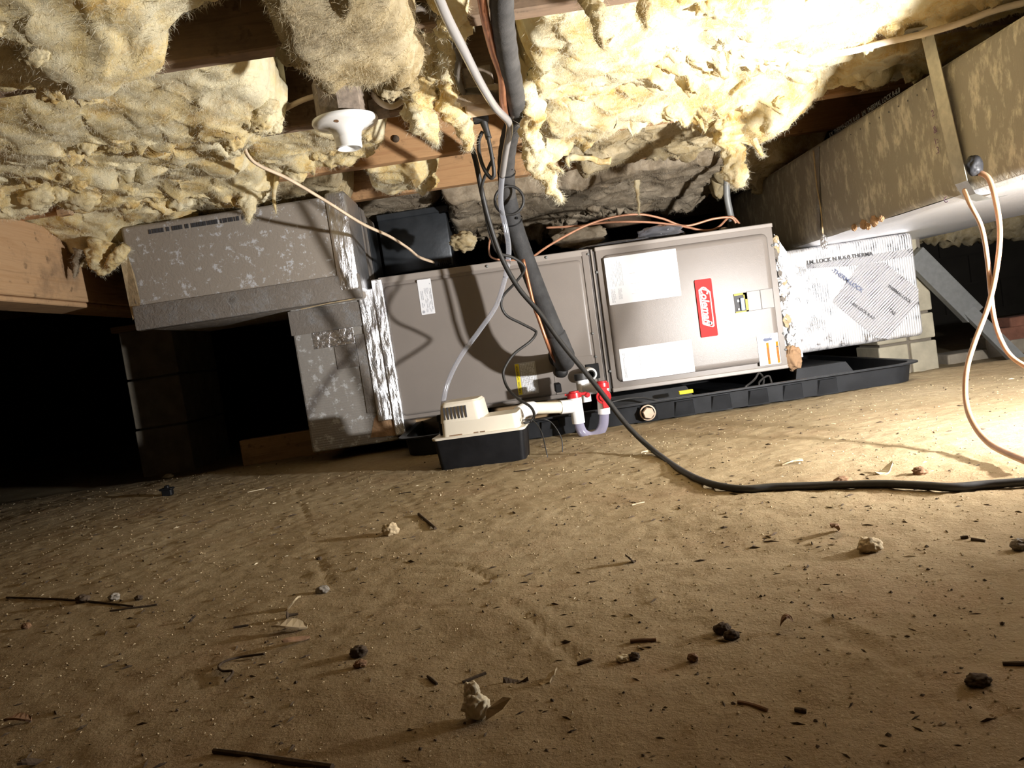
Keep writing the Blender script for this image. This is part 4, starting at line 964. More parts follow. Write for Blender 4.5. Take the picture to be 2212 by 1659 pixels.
for k in range(5): mbw.lathe([(.010, 0), (.0125, .001), (.0125, .004), (.010, .005)], at(948, 570, 2.37) + Vector((k * .006, 0, 0)), (1, 0, .1), 14)
put('bushing_ribs', mbw, 'black_plastic', wb_, smooth=True)
put('bushing_core', MB().tube([at(940, 568, 2.37), at(975, 564, 2.37)], .0102, 14), 'black_plastic', wb_, auto=40)
put('pan_wire', MB().tube(pxpath([(1310, 872, 2.22), (1350, 862, 2.24), (1390, 860, 2.25), (1430, 866, 2.24), (1470, 864, 2.26)], 6), .003, 8), 'black_rubber', None, smooth=True, label='black wire lying in the pan below the blower door', cat='wire')
put('pan_wire', MB().tube(pxpath([(1610, 836, 2.20), (1630, 820, 2.24), (1640, 806, 2.30), (1650, 820, 2.28), (1645, 838, 2.24), (1640, 826, 2.24), (1660, 812, 2.28), (1668, 830, 2.24), (1678, 842, 2.22)], 6), .003, 8), 'black_rubber', None, smooth=True, label='tangled black wire in the pan near the right end', cat='wire')

# ================================================================== glass fibre insulation
def wisp_mesh(pts, rads, seed, amp=.5, seg=30, per=16):
    path = smooth_path(pts, per); n = len(path)
    rs = np.interp(np.linspace(0, 1, n), np.linspace(0, 1, len(rads)), rads)
    mb = MB().tube(path, [float(r) for r in rs], seg)
    A = np.array([v[:] for v in mb.v]); C = np.repeat(np.array([p[:] for p in path]), seg, 0); RR = np.repeat(rs, seg)
    d = A - C; k = fbm(A * 30 + seed * 3.3, 4, .5, seed=seed, billow=True) * 2.2 - .35
    k2 = fbm(A * np.array([16, 16, 10]) + seed, 3, .5, seed=seed + 40)
    A = C + d * (1 + amp * k * 1.2 + amp * 1.6 * k2)[:, None]
    sh = np.stack([fbm(C * 24 + 5 + seed, 3, seed=seed + 50), fbm(C * 24 + 15 + seed, 3, seed=seed + 51), np.zeros(len(C))], 1)
    return A + sh * np.minimum(RR, .02)[:, None] * 1.1, mb.f
def fibers(name, verts, faces, par, count, length, seed, mat, zmin=None):
    rn = np.random.RandomState(seed); Vv = np.asarray(verts); Fq = np.array([f[:4] for f in faces if len(f) == 4])
    a = Vv[Fq[:, 0]]; b = Vv[Fq[:, 1]]; c = Vv[Fq[:, 2]]
    N = np.cross(b - a, c - a); L = np.linalg.norm(N, axis=1); ok = L > 1e-10
    cen = (a + c) / 2; good = ok.copy()
    if zmin is not None: good &= cen[:, 2] < zmin
    I = np.where(good)[0]; I = rn.choice(I, count)
    n = N[I] / L[I][:, None]; n[n[:, 2] > .2] *= -1
    p = cen[I] + (rn.rand(count, 3) - .5) * .006
    d = n * .6 + rn.randn(count, 3) * .75; d[:, 2] -= .25; d /= np.linalg.norm(d, axis=1)[:, None]
    l = length * (.3 + rn.rand(count)) ; mid = p + d * (l * .5)[:, None]; d2 = d + rn.randn(count, 3) * .6; d2 /= np.linalg.norm(d2, axis=1)[:, None]
    end = mid + d2 * (l * .5)[:, None]; s = np.cross(d, rn.randn(count, 3)); s /= np.linalg.norm(s, axis=1)[:, None] + 1e-9; wd = .0002
    Q_ = np.stack([p - s * wd, p + s * wd, mid + s * wd * .8, mid - s * wd * .8, end], 1).reshape(-1, 3)
    o = np.arange(count)[:, None] * 5
    f1 = (o + np.array([[0, 1, 2, 3]])).tolist(); f2 = (o + np.array([[3, 2, 4]])).tolist()
    me = bpy.data.meshes.new(name); inv = np.array(wm(par).inverted()); Q_ = Q_ @ inv[:3, :3].T + inv[:3, 3]
    me.from_pydata(Q_.tolist(), [], f1 + f2); me.update(); me.materials.append(MATS['fiber_' + mat])
    ob_ = bpy.data.objects.new(name, me); COL.objects.link(ob_); ob_.parent = par; ob_['kind'] = 'stuff'; return ob_

_bm = bmesh.new(); bmesh.ops.create_icosphere(_bm, subdivisions=4, radius=1); IV = np.array([v.co[:] for v in _bm.verts]); IF = np.array([[v.index for v in f.verts] for f in _bm.faces]); _bm.free()
def add_clumps(par, VV, ii, torn, n, seed, mat):
    rn = np.random.RandomState(seed + 900); ny, nx = ii.shape; Vs, Fs = [], []; L = (VV[:, 0].max() - VV[:, 0].min())
    n = max(4, int(n * L)); k = 0; tries = 0
    while k < n and tries < n * 12:
        tries += 1; a, b = rn.randint(int(ny * .2), int(ny * .97)), rn.randint(3, nx - 3); q = ii[a, b]
        if torn[q] < rn.rand() * .9 or VV[q, 2] > JZ + .015: continue
        r_ = .010 + .022 * rn.rand() ** 2; W = IV * (1 + 1.1 * fbm(IV * 1.7 + rn.rand(3) * 40, 3, .5, seed=seed + k, billow=True)[:, None])
        W = W * np.array([1.0 + .8 * rn.rand(), .8, .75 + .6 * rn.rand()]) * r_ * .75
        c_ = VV[q] + np.array([0, 0, r_ * .25]); Fs.append(IF + k * len(IV)); Vs.append(W + c_); k += 1
    if not k: return
    W = np.concatenate(Vs); o = put('fluff_clumps', (W, np.concatenate(Fs).tolist()), mat, par, smooth=True, kind='stuff')
    Fq = [tuple(f) + (f[0],) for f in np.concatenate(Fs)[::3]]
    fibers('loose_fibers', W, Fq, o, k * 110, .013, seed + 911, mat)
def batt(label, px0, px1, bay, y0f, y1f, depth, amp, seed, mat='insulation', lumps=(), zt=.93, res=.0065, fib=5000, zref=.76, freq=8.5, clumps=22):
    """y0f/y1f: lists of (px, Y) for the near and far edge; depth: how far the underside hangs below the joist underside"""
    ya, yb = JY[bay], JY[bay + 1]; ym = (ya + yb) / 2
    X0, X1 = sx(px0, ym, zref), sx(px1, ym, zref)
    conv = lambda l: (np.array([sx(p, ym, zref) for p, _ in l]), np.array([q for _, q in l]))
    n0_, n1_ = conv(y0f); f0_, f1_ = conv(y1f)
    nx = int((X1 - X0) / res); ny = int(.46 / res)
    S, T = np.meshgrid(np.linspace(0, 1, nx), np.linspace(0, 1, ny))
    S, T = S.ravel(), T.ravel()
    X = X0 + (X1 - X0) * S; P1 = np.stack([X * 5, np.zeros_like(X), np.full_like(X, seed)], 1)
    near = np.interp(X, n0_, n1_) + .012 * fbm(P1, 4, seed=seed + 1); far = np.interp(X, f0_, f1_) + .022 * fbm(P1 * 1.3, 5, .6, seed=seed + 2)
    Y = near + (far - near) * T
    X = X + .05 * fbm(np.stack([S * 0, Y * 7, np.full_like(X, seed + .5)], 1), 4, seed=seed + 3) * np.maximum(0, 1 - 12 * np.minimum(S, 1 - S))
    P = np.stack([X, Y, np.full_like(X, seed * 1.7)], 1)
    dl = np.minimum(np.minimum((X - X0), (X1 - X)), np.minimum(Y - near, far - Y) * 1.0)
    dl = np.maximum(dl, 0); prof = np.sqrt(np.clip(dl / .045, 0, 1) * (2 - np.clip(dl / .045, 0, 1)))
    wob = fbm(P * 2.6, 3, seed=seed + 5)
    Wp = P * freq + .9 * np.stack([pn(P * 7, seed + 6), pn(P * 7, seed + 8), wob * 0], 1)
    bil = fbm(Wp * 1.5, 4, .46, seed=seed + 10, billow=True) * 2.4 - .45
    soft = fbm(P * 7.5, 4, .5, seed=seed + 31)
    torn = sstep(-.12, .30, fbm(P * np.array([3.2, 5, 1]), 3, seed=seed + 33) + .9 * (T - .62))
    dd = depth[0] + (depth[1] - depth[0]) * sstep(.15, .9, T)
    bot = JZ - dd * (1 + .5 * wob) - amp * (.75 * soft + torn * bil * 1.0) - .0035 * fbm(P * 60, 3, .6, seed=seed + 35)
    for (lx, ly, lr, ld_) in lumps:
        q = atz(lx, ly, .75); bot = bot - ld_ * np.exp(-(((X - q.x) ** 2 + (Y - q.y) ** 2) / lr ** 2))
    Z = zt - (zt - bot) * prof
    h = .5 * amp
    X = X + h * pn(P * 22, seed + 20) * prof; Y = Y + h * pn(P * 22 + 9, seed + 21) * prof
    VV = np.stack([X, Y, Z], 1); ii = np.arange(nx * ny).reshape(ny, nx)
    q4 = np.stack([ii[:-1, :-1], ii[:-1, 1:], ii[1:, 1:], ii[1:, :-1]], -1).reshape(-1, 4).tolist()
    border = list(ii[0, :]) + list(ii[1:, -1]) + list(ii[-1, -2::-1]) + list(ii[-2:0:-1, 0])
    t = thing('insulation_batt', label, 'insulation', ((X0 + X1) / 2, ym, JZ))
    put('batt_body', (VV, q4 + [tuple(int(b) for b in border)]), mat, t, smooth=True)
    if clumps: add_clumps(t, VV, ii, torn, clumps, seed, mat)
    if fib: fibers('loose_fibers', VV, q4, t, int(fib * 2.5), .013, seed + 77, mat, JZ + .02)
    return t
def tuft(par, pts, rads, seed, mat='insulation', amp=.5, fib=500, label=None):
    A, F_ = wisp_mesh([at(*p) for p in pts], rads, seed, amp)
    o = put('hanging_tuft', (A, F_), mat, par, smooth=True, label=label)
    if fib: fibers('loose_fibers', A, F_, o, fib * 3, .015, seed + 5, mat)
    return o

# bay between joist 0 and 1 (top of the picture)
b1 = batt('sagging yellow batt in the top left corner of the picture', -350, 640, 0, [(-350, .80), (640, .80)], [(-350, 1.28), (130, 1.28), (225, 1.23), (300, 1.13), (400, 1.09), (640, 1.06)], (-.03, .0), .045, 3, lumps=((60, 80, .18, .06), (150, 140, .10, .05)), fib=4000)
b2 = batt('yellow batt above the copper tube at the top edge', 1120, 1700, 0, [(1120, .88), (1700, .88)], [(1120, 1.20), (1700, 1.22)], (-.02, -.01), .030, 13, fib=1500)
b2b = batt('pale yellow batt behind the brown cable at the top edge', 890, 1035, 0, [(890, .88), (1035, .88)], [(890, 1.29), (960, 1.30), (1035, 1.27)], (.0, .012), .04, 17, fib=1200)
tuft(b2, [(1268, -30, 1.18), (1275, 20, 1.16), (1285, 60, 1.15), (1305, 106, 1.14)], [.016, .014, .011, .001], 3, 'insulation_dim', .6, 300)
tuft(b2, [(1398, -30, 1.20), (1400, 10, 1.19), (1396, 40, 1.18), (1397, 64, 1.18)], [.022, .016, .008, .001], 5, 'insulation_dim', .6, 300)
# bay between joist 1 and 2
b3 = batt('long fluffy yellow batt across the left, hiding the lamp joist', -300, 610, 1, [(-300, 1.265), (610, 1.265)], [(-300, 1.74), (300, 1.74), (430, 1.70), (520, 1.62), (610, 1.56)], (-.012, .022), .050, 23, lumps=((110, 330, .13, .035), (600, 170, .06, .03), (330, 310, .09, .03), (480, 290, .06, .03)), fib=7000)
fl = batt('brown-yellow batt flap hanging low in front of the lamp box', 555, 905, 0, [(555, .95), (905, .98)], [(555, 1.17), (620, 1.23), (700, 1.29), (800, 1.32), (905, 1.29)], (.05, .055), .035, 33, 'insulation_dim', lumps=((730, 120, .10, .03), (650, 60, .10, .02)), fib=2500)  # darker batt colour stands in for shade on the side away from the lamp
tuft(fl, [(800, 30, 1.18), (830, 60, 1.17), (835, 100, 1.17), (850, 130, 1.17)], [.022, .030, .024, .006], 61, 'insulation', .5, 400)
b4 = batt('pale lumpy batt between the lamp box and the outlet box', 850, 1010, 1, [(850, 1.30), (1010, 1.30)], [(850, 1.56), (1010, 1.55)], (-.02, .01), .04, 43, fib=1500)
tuft(b4, [(905, 150, 1.50), (915, 200, 1.52), (905, 240, 1.53), (925, 275, 1.54), (945, 312, 1.55)], [.03, .036, .030, .024, .003], 71, 'insulation', .6, 900)
tuft(b4, [(975, -10, 1.22), (978, 60, 1.30), (968, 130, 1.40), (962, 185, 1.50), (975, 235, 1.56), (1003, 285, 1.60), (1012, 325, 1.62)], [.018, .022, .017, .016, .020, .020, .006], 73, 'insulation', .5, 900, 'long twisted yellow strand')
b5 = batt('brightly lit yellow batt right of the black pipe', 1130, 2420, 1, [(1130, 1.265), (2420, 1.265)], [(1130, 1.70), (1300, 1.70), (1700, 1.70), (1800, 1.66), (2420, 1.62)], (-.014, .012), .045, 53, lumps=((1190, 200, .08, .03), (1330, 150, .1, .02), (1600, 150, .1, .025)), fib=8000, clumps=8)
tuft(b5, [(1135, 185, 1.50), (1142, 230, 1.56), (1148, 280, 1.60), (1155, 330, 1.63), (1170, 370, 1.65), (1195, 410, 1.66), (1213, 436, 1.66)], [.014, .022, .020, .024, .020, .012, .003], 81, 'insulation', .55, 900, 'long twisted strand of yellow fibre')
tuft(b5, [(1170, 345, 1.64), (1190, 358, 1.63), (1216, 370, 1.62)], [.010, .008, .001], 83, 'insulation', .5, 150)
# bay between joist 2 and 3
b6 = batt('torn lumpy yellow batt at left above the orange girder', -250, 560, 2, [(-250, 1.68), (560, 1.69)], [(-250, 1.93), (100, 1.93), (180, 1.99), (330, 2.06), (500, 2.10), (560, 2.03)], (-.005, .028), .060, 63, lumps=((-80, 425, .16, -.05), (60, 418, .13, -.05), (170, 408, .10, -.035), (260, 400, .07, -.02), (330, 400, .10, .03), (470, 380, .07, .03)), fib=6000)
tuft(b6, [(528, 380, 2.0), (530, 420, 2.0), (535, 455, 2.0), (537, 482, 2.0)], [.022, .026, .014, .002], 91, 'insulation', .5, 400)
tuft(b6, [(600, 380, 2.0), (592, 420, 2.0), (597, 462, 2.0)], [.006, .005, .001], 92, 'insulation', .4, 80)
b7 = batt('yellow batt below the porcelain lamp holder', 540, 850, 2, [(540, 1.69), (850, 1.70)], [(540, 2.03), (700, 2.02), (780, 1.98), (850, 1.90)], (-.015, .0), .045, 73, lumps=((760, 330, .05, .03),), fib=2000)
b8 = batt('bright ragged yellow batt above the air handler doors', 1150, 1830, 2, [(1150, 1.69), (1830, 1.69)], [(1150, 2.12), (1280, 2.10), (1350, 1.98), (1480, 1.97), (1540, 2.08), (1700, 2.12), (1830, 2.02)], (-.005, .03), .060, 83, lumps=((1230, 290, .06, .04), (1620, 270, .08, .06), (1680, 240, .06, .05)), fib=8000, clumps=12)
tuft(b8, [(1578, 220, 1.95), (1575, 270, 1.97), (1578, 320, 1.98), (1590, 365, 1.98), (1600, 405, 1.98)], [.030, .040, .026, .030, .010], 101, 'insulation', .55, 1000, 'bright fluffy tuft hanging by the conduit')
tuft(b8, [(1630, 300, 1.97), (1640, 325, 1.97), (1648, 338, 1.97)], [.010, .006, .001], 103, 'insulation', .5, 120)
b8b = batt('shaded yellow batt over the right duct, beside the metal strap', 1800, 2500, 2, [(1800, 1.69), (2500, 1.69)], [(1800, 2.0), (2500, 2.0)], (0, 0), .04, 84, 'insulation', fib=1200)
# bay between joist 3 and 4
b9 = batt('dirty yellow batt sagging beside the girder at left', 30, 420, 3, [(30, 2.09), (420, 2.09)], [(30, 2.35), (200, 2.38), (420, 2.30)], (.0, .05), .05, 93, 'insulation', lumps=((210, 520, .08, .05), (120, 470, .08, .03)), fib=2500)
tuft(b9, [(225, 520, 2.2), (215, 560, 2.2), (225, 585, 2.2), (250, 560, 2.18), (270, 530, 2.17)], [.03, .03, .014, .018, .012], 111, 'insulation', .6, 500)
tuft(b9, [(175, 540, 2.2), (168, 570, 2.2), (160, 600, 2.2)], [.018, .01, .002], 113, 'insulation_dirty', .6, 200)
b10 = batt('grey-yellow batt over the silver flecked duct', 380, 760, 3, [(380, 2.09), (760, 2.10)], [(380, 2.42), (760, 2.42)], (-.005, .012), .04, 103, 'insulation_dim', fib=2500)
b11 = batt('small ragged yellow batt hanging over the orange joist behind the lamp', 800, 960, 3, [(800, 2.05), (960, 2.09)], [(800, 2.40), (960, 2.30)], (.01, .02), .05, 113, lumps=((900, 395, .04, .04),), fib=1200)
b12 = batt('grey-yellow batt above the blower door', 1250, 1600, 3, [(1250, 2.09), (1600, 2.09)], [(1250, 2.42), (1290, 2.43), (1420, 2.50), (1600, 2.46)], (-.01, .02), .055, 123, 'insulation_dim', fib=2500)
tuft(b12, [(1375, 390, 2.3), (1378, 430, 2.3), (1380, 465, 2.3)], [.008, .007, .001], 121, 'insulation', .6, 150)
tuft(b12, [(1320, 350, 2.2), (1232, 340, 2.2), (1230, 362, 2.2)], [.012, .008, .001], 122, 'insulation', .6, 150)
# bays behind
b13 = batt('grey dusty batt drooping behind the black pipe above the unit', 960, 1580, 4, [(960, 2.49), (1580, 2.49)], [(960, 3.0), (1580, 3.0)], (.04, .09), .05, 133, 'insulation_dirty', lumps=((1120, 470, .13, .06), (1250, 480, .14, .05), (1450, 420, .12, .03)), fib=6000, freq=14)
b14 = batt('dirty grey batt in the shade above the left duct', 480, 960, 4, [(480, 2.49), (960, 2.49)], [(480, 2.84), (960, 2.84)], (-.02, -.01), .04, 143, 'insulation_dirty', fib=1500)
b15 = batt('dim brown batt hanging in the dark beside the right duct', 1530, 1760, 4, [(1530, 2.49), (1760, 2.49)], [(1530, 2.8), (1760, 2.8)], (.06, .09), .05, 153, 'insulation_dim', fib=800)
A, F_ = wisp_mesh([Vector((1.75, 3.35, .56)), Vector((2.1, 3.45, .54)), Vector((2.6, 3.5, .53)), Vector((3.2, 3.5, .56))], [.10, .13, .13, .12], 9, .25, 40, 24)
fb = thing('insulation_batt', 'yellow batt hanging low in the dark beyond the right duct', 'insulation', (2.4, 3.45, .5))
put('batt_body', (A, F_), 'insulation_dim', fb, smooth=True)
for px, py, Y, r_, sd, lab in ((1002, 522, 2.42, (.040, .03, .030), 5, 'pale grey fluff of insulation behind the unit, left of the black pipe'), (1250, 512, 2.60, (.09, .05, .035), 8, 'round dirty clump of insulation lying behind the unit top')):
    put('insulation_clump', blob(at(px, py, Y), r_, .6, 2.4, sd), 'insulation_dirty' if sd == 8 else 'insulation_dim', None, smooth=True, label=lab, cat='insulation')

# ================================================================== litter on the dirt
def stick(label, a, b, r, mat, bend=.0, cat='stick', nseg=5):
    A_, B_ = ground(*a), ground(*b); pts = []
    side_ = Vector((-(B_ - A_).y, (B_ - A_).x, 0))
    for k in range(nseg + 1):
        t_ = k / nseg; p = A_.lerp(B_, t_) + side_ * bend * math.sin(math.pi * t_) + Vector((0, 0, r * .7)); pts.append(p)
    o = MB().tube(pts, [r * (1 - .35 * abs(2 * k / nseg - 1) * random.random()) for k in range(nseg + 1)], 7)
    return put({'stick': 'stick', 'wire': 'wire_scrap', 'rod': 'rod'}.get(cat, 'stick'), o, mat, None, auto=50, label=label, cat=cat)
def clod(label, px, py, size, mat, seed, cat='clod', flat=.7, name='dirt_clod'):
    p = ground(px, py); s_ = size
    return put(name, blob((p.x, p.y, p.z + s_ * flat * .7), (s_, s_ * .8, s_ * flat), .55, 1.9, seed), mat, None, smooth=True, label=label, cat=cat)
def chip(label, px, py, l, w_, rot, mat, seed, cat='chip', name='wood_chip', lift=.004, curl=.004):
    p = ground(px, py); rn = random.Random(seed); top = []; n = 7
    for k in range(n):
        t_ = k / (n - 1); hw = w_ / 2 * (math.sin(math.pi * min(.95, t_ * .8 + .15)) * rn.uniform(.7, 1.1)); x = (t_ - .5) * l
        top.append((x, hw, lift + curl * math.cos(3 * t_ + seed))); top.append((x, -hw, lift + curl * math.cos(3 * t_ + seed + .6)))
    bot = [(x, y, z - .0022) for x, y, z in top]; M = Matrix.Translation(p) @ Matrix.Rotation(R(rot), 4, 'Z')
    nn = len(top); vs = [M @ Vector(v) for v in top + bot]
    f_ = [(2 * k, 2 * k + 1, 2 * k + 3, 2 * k + 2) for k in range(n - 1)] + [(nn + 2 * k + 1, nn + 2 * k, nn + 2 * k + 2, nn + 2 * k + 3) for k in range(n - 1)]
    f_ += [(2 * k, 2 * k + 2, nn + 2 * k + 2, nn + 2 * k) for k in range(n - 1)] + [(2 * k + 1, nn + 2 * k + 1, nn + 2 * k + 3, 2 * k + 3) for k in range(n - 1)]
    f_ += [(0, nn, nn + 1, 1), (nn - 2, nn - 1, 2 * nn - 1, 2 * nn - 2)]
    return put(name, (vs, f_), mat, None, label=label, cat=cat)
# black clip
p = ground(363, 1068)
ck = thing('plastic_clip', 'small black plastic clip standing on the dirt at far left', 'clip', p)
put('clip_body', MB().rbox(p + Vector((-.014, -.010, -.001)), p + Vector((.014, .010, .020)), .003, 1), 'black_plastic', ck)
put('clip_flange', MB().rbox(p + Vector((-.019, -.012, .016)), p + Vector((.017, .012, .022)), .002, 1), 'black_plastic', ck)
put('clip_knob', MB().rbox(p + Vector((-.006, -.006, .02)), p + Vector((.006, .006, .029)), .002, 1), 'black_plastic', ck)
clod('pale lump of dirt with a long shadow at left centre', 845, 1158, .0135, 'debris_tan', 2, 'clod', .8)
stick('short black rod on the dirt in front of the pump', (905, 1114), (941, 1144), .0026, 'debris_dark', 0, 'rod')
stick('long thin twig lying at the far left of the foreground', (14, 1290), (290, 1313), .0018, 'debris_dark', .02)
stick('thin twig crossing the long twig end at left', (238, 1322), (340, 1307), .0016, 'debris_dark', -.02)
clod('dark crumbly clod on the long twig at left', 181, 1302, .0095, 'debris_dark', 12)
clod('grey clod just right of the dark clod on the twig', 248, 1297, .0080, 'debris_grey', 13)
clod('small dark clod above the crossing of the two twigs', 300, 1296, .0055, 'debris_dark', 14)
clod('black pellet at the end of the drag line at left centre', 690, 1208, .0045, 'debris_dark', 15, 'pellet', .6, 'pellet')
clod('grey stone below the black pellet', 697, 1279, .0085, 'debris_grey', 16, 'stone', .6, 'stone')
chip('crumpled tan scrap above the black screw', 634, 1315, .022, .012, 20, 'debris_tan', 3, 'scrap', 'scrap', .007, .007)
sp_ = ground(622, 1336)
scw = thing('screw', 'little black screw lying beside the tan scrap', 'screw', sp_)
put('shank', MB().tube([sp_ + Vector((0, 0, .004)), sp_ + Vector((.012, .003, .003))], [.0022, .0014], 8), 'debris_dark', scw)
put('head', MB().lathe([(0, .002), (.0045, .001), (.0045, 0), (.002, -.002)], sp_ + Vector((0, 0, .0045)), (-1, -.2, .1), 10), 'debris_dark', scw)
chip('torn translucent film scrap below the screw', 628, 1362, .040, .020, -8, 'film_tan', 5, 'film', 'film_scrap', .006, .005)
chip('split brown wood chip below the film scrap', 642, 1392, .030, .009, 38, 'debris_brown', 6, 'chip', 'wood_chip', .006, .003)
wp = [ground(*q) + Vector((0, 0, .003)) for q in ((573, 1421), (545, 1424), (515, 1429), (488, 1440), (474, 1450), (482, 1458), (503, 1458), (500, 1468), (488, 1479))]
put('wire_scrap', MB().tube(smooth_path(wp, 6), .0013, 7), 'debris_dark', None, smooth=True, label='bent piece of dark wire in the left foreground', cat='wire')
clod('dark egg shaped clod right of the bent wire', 778, 1424, .0085, 'debris_dark', 21)
clod('small brown pebble under the egg shaped clod', 781, 1449, .0060, 'debris_brown', 22, 'pebble', .6, 'pebble')
chip('tiny dark chip left of the bent wire', 412, 1339, .013, .004, 15, 'debris_dark', 9)
stick('short dark twig above the bent wire', (505, 1357), (537, 1351), .0014, 'debris_dark')
cf = thing('insulation_scrap', 'yellowish chunk of insulation with a flake in the centre foreground', 'insulation', ground(1035, 1545))
p = ground(1033, 1552); put('chunk', blob((p.x, p.y, p.z + .010), (.010, .009, .010), .6, 2.1, 31), 'debris_pale', cf, smooth=True)
p = ground(1033, 1545); put('chunk_top', blob((p.x - .002, p.y, p.z + .019), (.0065, .006, .009), .5, 2.0, 32), 'debris_pale', cf, smooth=True)
p = ground(1065, 1556); put('flake', MB().add([p + Vector(v) for v in ((-.006, 0, .001), (.008, .004, .006), (.016, .004, .014), (.010, .006, .015), (-.004, .004, .008))], [(0, 1, 2, 3, 4)]), 'debris_tan', cf)
stick('thick dark rod at the bottom edge, left of centre', (464, 1634), (720, 1672), .0027, 'debris_dark', 0, 'rod')
chip('flat brown wood chip near the lower left corner', 42, 1568, .026, .010, -5, 'debris_brown', 11)
chip('dark chip in the very lower left corner', 70, 1654, .020, .007, 40, 'debris_dark', 12)
stick('dark twig left of the insulation chunk', (1000, 1476), (1050, 1458), .0016, 'debris_dark')
stick('short dark twig at the foreground centre', (925, 1470), (945, 1484), .0016, 'debris_dark')
chip('dark curled scrap in the centre foreground', 1115, 1474, .022, .009, -15, 'debris_dark', 14, 'scrap', 'scrap')
chip('tan flat wood chip beside the dark curled scrap', 1187, 1473, .020, .009, 40, 'debris_tan', 15)
stick('dark stick scrap beyond the tan chip', (1247, 1436), (1278, 1430), .002, 'debris_dark')
clod('white fleck of plaster near the centre foreground', 1346, 1426, .006, 'debris_pale', 41, 'fleck', .5, 'plaster_fleck')
clod('small dark clod right of the white fleck', 1370, 1422, .005, 'debris_dark', 42)
clod('lone brown pebble right of centre in the foreground', 1497, 1422, .0046, 'debris_brown', 43, 'pebble', .8, 'pebble')
stick('rough brown stick right of centre', (1362, 1387), (1418, 1384), .0020, 'debris_brown')
clod('dark clod left in the pair right of centre', 1560, 1364, .0075, 'debris_dark', 44)
clod('dark clod with a stem, right in the pair', 1580, 1375, .0065, 'debris_dark', 45)
chip('small brown curl of bark right of the clod pair', 1700, 1349, .013, .006, 20, 'debris_brown', 17, 'bark', 'bark_scrap', .006, .006)
stick('brown stick low right of centre', (1593, 1517), (1657, 1527), .0018, 'debris_brown', .05)
stick('short dark stick right of the low brown stick', (1716, 1529), (1741, 1532), .0020, 'debris_dark')
clod('dark clod in the right foreground', 2113, 1477, .0085, 'debris_dark', 46, 'clod', .5)
stick('dark twig cut by the right edge of the foreground', (2166, 1434), (2230, 1436), .0018, 'debris_dark')
chip('reddish leaf scrap at the right', 1806, 1150, .026, .012, 60, 'debris_brown', 18, 'scrap', 'scrap', .008, .007)
clod('brownish tuft of fibre right of the leaf scrap', 1880, 1186, .0125, 'debris_tan', 47, 'tuft', .7, 'fiber_tuft')
clod('round grey pebble at the right edge', 2203, 1184, .0085, 'debris_grey', 48, 'pebble', .8, 'pebble')
stick('short dark stick near the right pebble', (2075, 1161), (2092, 1161), .002, 'debris_dark')
stick('slim dark stick just below the short one at right', (2098, 1166), (2128, 1168), .002, 'debris_dark')
chip('black triangular scrap right of centre', 1364, 1211, .013, .010, 30, 'debris_dark', 19, 'scrap', 'scrap', .006, .006)
chip('pale triangular flake on the brightest dirt at right', 1912, 1020, .034, .022, 25, 'debris_pale', 21, 'flake', 'plaster_flake', .009, .008)
clod('small dark clump beside the pale flake', 1988, 1024, .0105, 'debris_brown', 49)
clod('loose brown tuft on the bright dirt above the long cord', 1822, 1048, .014, 'debris_brown', 50, 'tuft', .5, 'fiber_tuft')
chip('brown paper scrap on the bright dirt at right', 1712, 1002, .040, .012, 8, 'debris_tan', 23, 'scrap', 'scrap')
chip('curl of wood shaving in front of the drain plug', 1402, 984, .032, .008, 5, 'debris_pale', 24, 'shaving', 'wood_shaving', .006, .006)
stick('thin straw left of the pump on the dirt', (535, 1064), (586, 1053), .0012, 'debris_pale')
stick('thin straw right of centre before the cord', (1365, 1090), (1392, 1084), .0012, 'debris_pale')
put('wire_scrap', MB().tube(smooth_path([ground(1110, 1022) + Vector((0, 0, .002)), ground(1145, 1018) + Vector((0, 0, .003)), at(1152, 1008, 1.72), at(1153, 996, 1.72)], 6), .0010, 6), 'debris_dark', None, smooth=True, label='curled dark wire scrap on the dirt right of the pump', cat='wire')
stick('dark twig scrap on the dirt beyond the black rod', (862, 1066), (888, 1064), .0014, 'debris_dark')
clod('rubble of pale mortar at the foot of the dim pier', 362, 1020, .018, 'debris_pale', 51, 'rubble', .5, 'mortar_rubble')
clod('small brown clod below the twig at far left', 58, 1359, .006, 'debris_brown', 52)

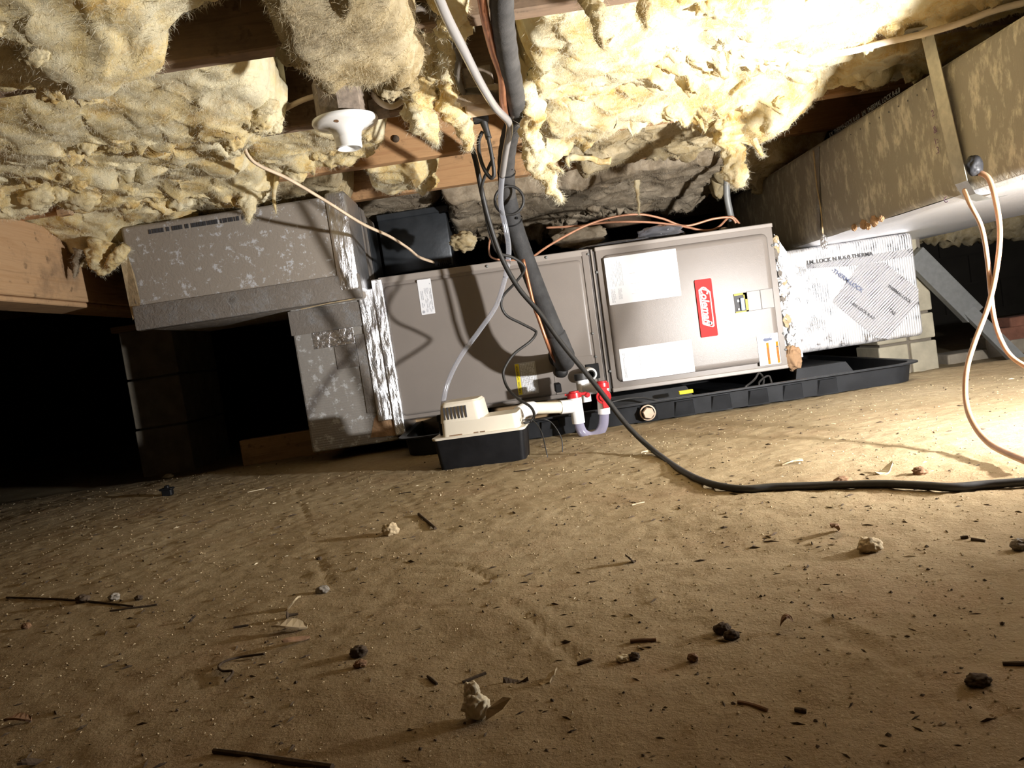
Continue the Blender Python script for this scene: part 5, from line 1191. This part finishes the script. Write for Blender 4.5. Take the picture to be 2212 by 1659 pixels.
# grit too small to count
def grit(name, label, count, smin, smax, mat, seed, elong=1.0, ymax=2.6):
    rn = np.random.RandomState(seed); n = count
    u = rn.rand(n); y = .42 * (ymax / .42) ** (u ** .8); x = (rn.rand(n) * 2 - 1) * (.72 * y + .1)
    keep = ~((y > 2.05) & (x > -.68)); x, y = x[keep], y[keep]; n = len(x)
    z = floor_h(x, y); s_ = smin + (smax - smin) * rn.rand(n) ** 3; s_ *= .5 + .35 * y
    oc = np.array([(1, 0, 0), (-1, 0, 0), (0, 1, 0), (0, -1, 0), (0, 0, 1), (0, 0, -1)], float)
    a = rn.rand(n) * 6.28; ca, sa = np.cos(a), np.sin(a)
    B = oc[None] * (.6 + .8 * rn.rand(n, 6, 1)) * s_[:, None, None] * np.array([elong, 1 if elong == 1 else .55, .7])
    Xr = B[:, :, 0] * ca[:, None] - B[:, :, 1] * sa[:, None]; Yr = B[:, :, 0] * sa[:, None] + B[:, :, 1] * ca[:, None]
    Vg = np.stack([Xr + x[:, None], Yr + y[:, None], B[:, :, 2] + (z + s_ * .25)[:, None]], -1).reshape(-1, 3)
    tri = np.array([(0, 2, 4), (2, 1, 4), (1, 3, 4), (3, 0, 4), (2, 0, 5), (1, 2, 5), (3, 1, 5), (0, 3, 5)])
    Fg = (np.arange(n)[:, None, None] * 6 + tri[None]).reshape(-1, 3)
    me = bpy.data.meshes.new(name); me.from_pydata(Vg.tolist(), [], Fg.tolist()); me.update(); me.materials.append(MATS[mat])
    o = bpy.data.objects.new(name, me); COL.objects.link(o); props(o, label, 'grit', None, 'stuff')
grit('tan_grit', 'fine tan grit scattered over the dirt floor', 15000, .0005, .0022, 'debris_tan', 3)
grit('dark_grit', 'small dark specks and crumbs scattered over the dirt floor', 2200, .0006, .0030, 'debris_dark', 5)
grit('bark_flecks', 'slim dark flecks of bark scattered over the dirt floor', 1300, .0008, .0032, 'debris_dark', 8, 3.2)
grit('pale_flecks', 'pale straw flecks scattered over the dirt floor', 260, .0008, .0028, 'debris_pale', 9, 2.6)

# ================================================================== the work light itself
wl = thing('work_light', 'small black work light standing on the dirt beyond the right edge', 'lamp', (LAMP.x, LAMP.y, 0))
LM = LDIR.to_track_quat('Z', 'Y').to_matrix().to_4x4(); LM.translation = LAMP
put('housing', MB().rbox((-.055, -.045, -.045), (.055, .045, -.004), .006, 2, LM), 'lamp_black', wl)
put('lens', MB().rbox((-.045, -.036, -.0045), (.045, .036, -.0015), .001, 1, LM), 'lens_glow', wl)
put('stand_tube', MB().tube([LAMP - LDIR * .03, Vector((LAMP.x, LAMP.y - .02, .12)), Vector((LAMP.x, LAMP.y - .02, .01))], .007, 10), 'lamp_black', wl, auto=40)
put('stand_foot', MB().rbox((LAMP.x - .07, LAMP.y - .08, -.002), (LAMP.x + .07, LAMP.y + .05, .012), .004, 2), 'lamp_black', wl)
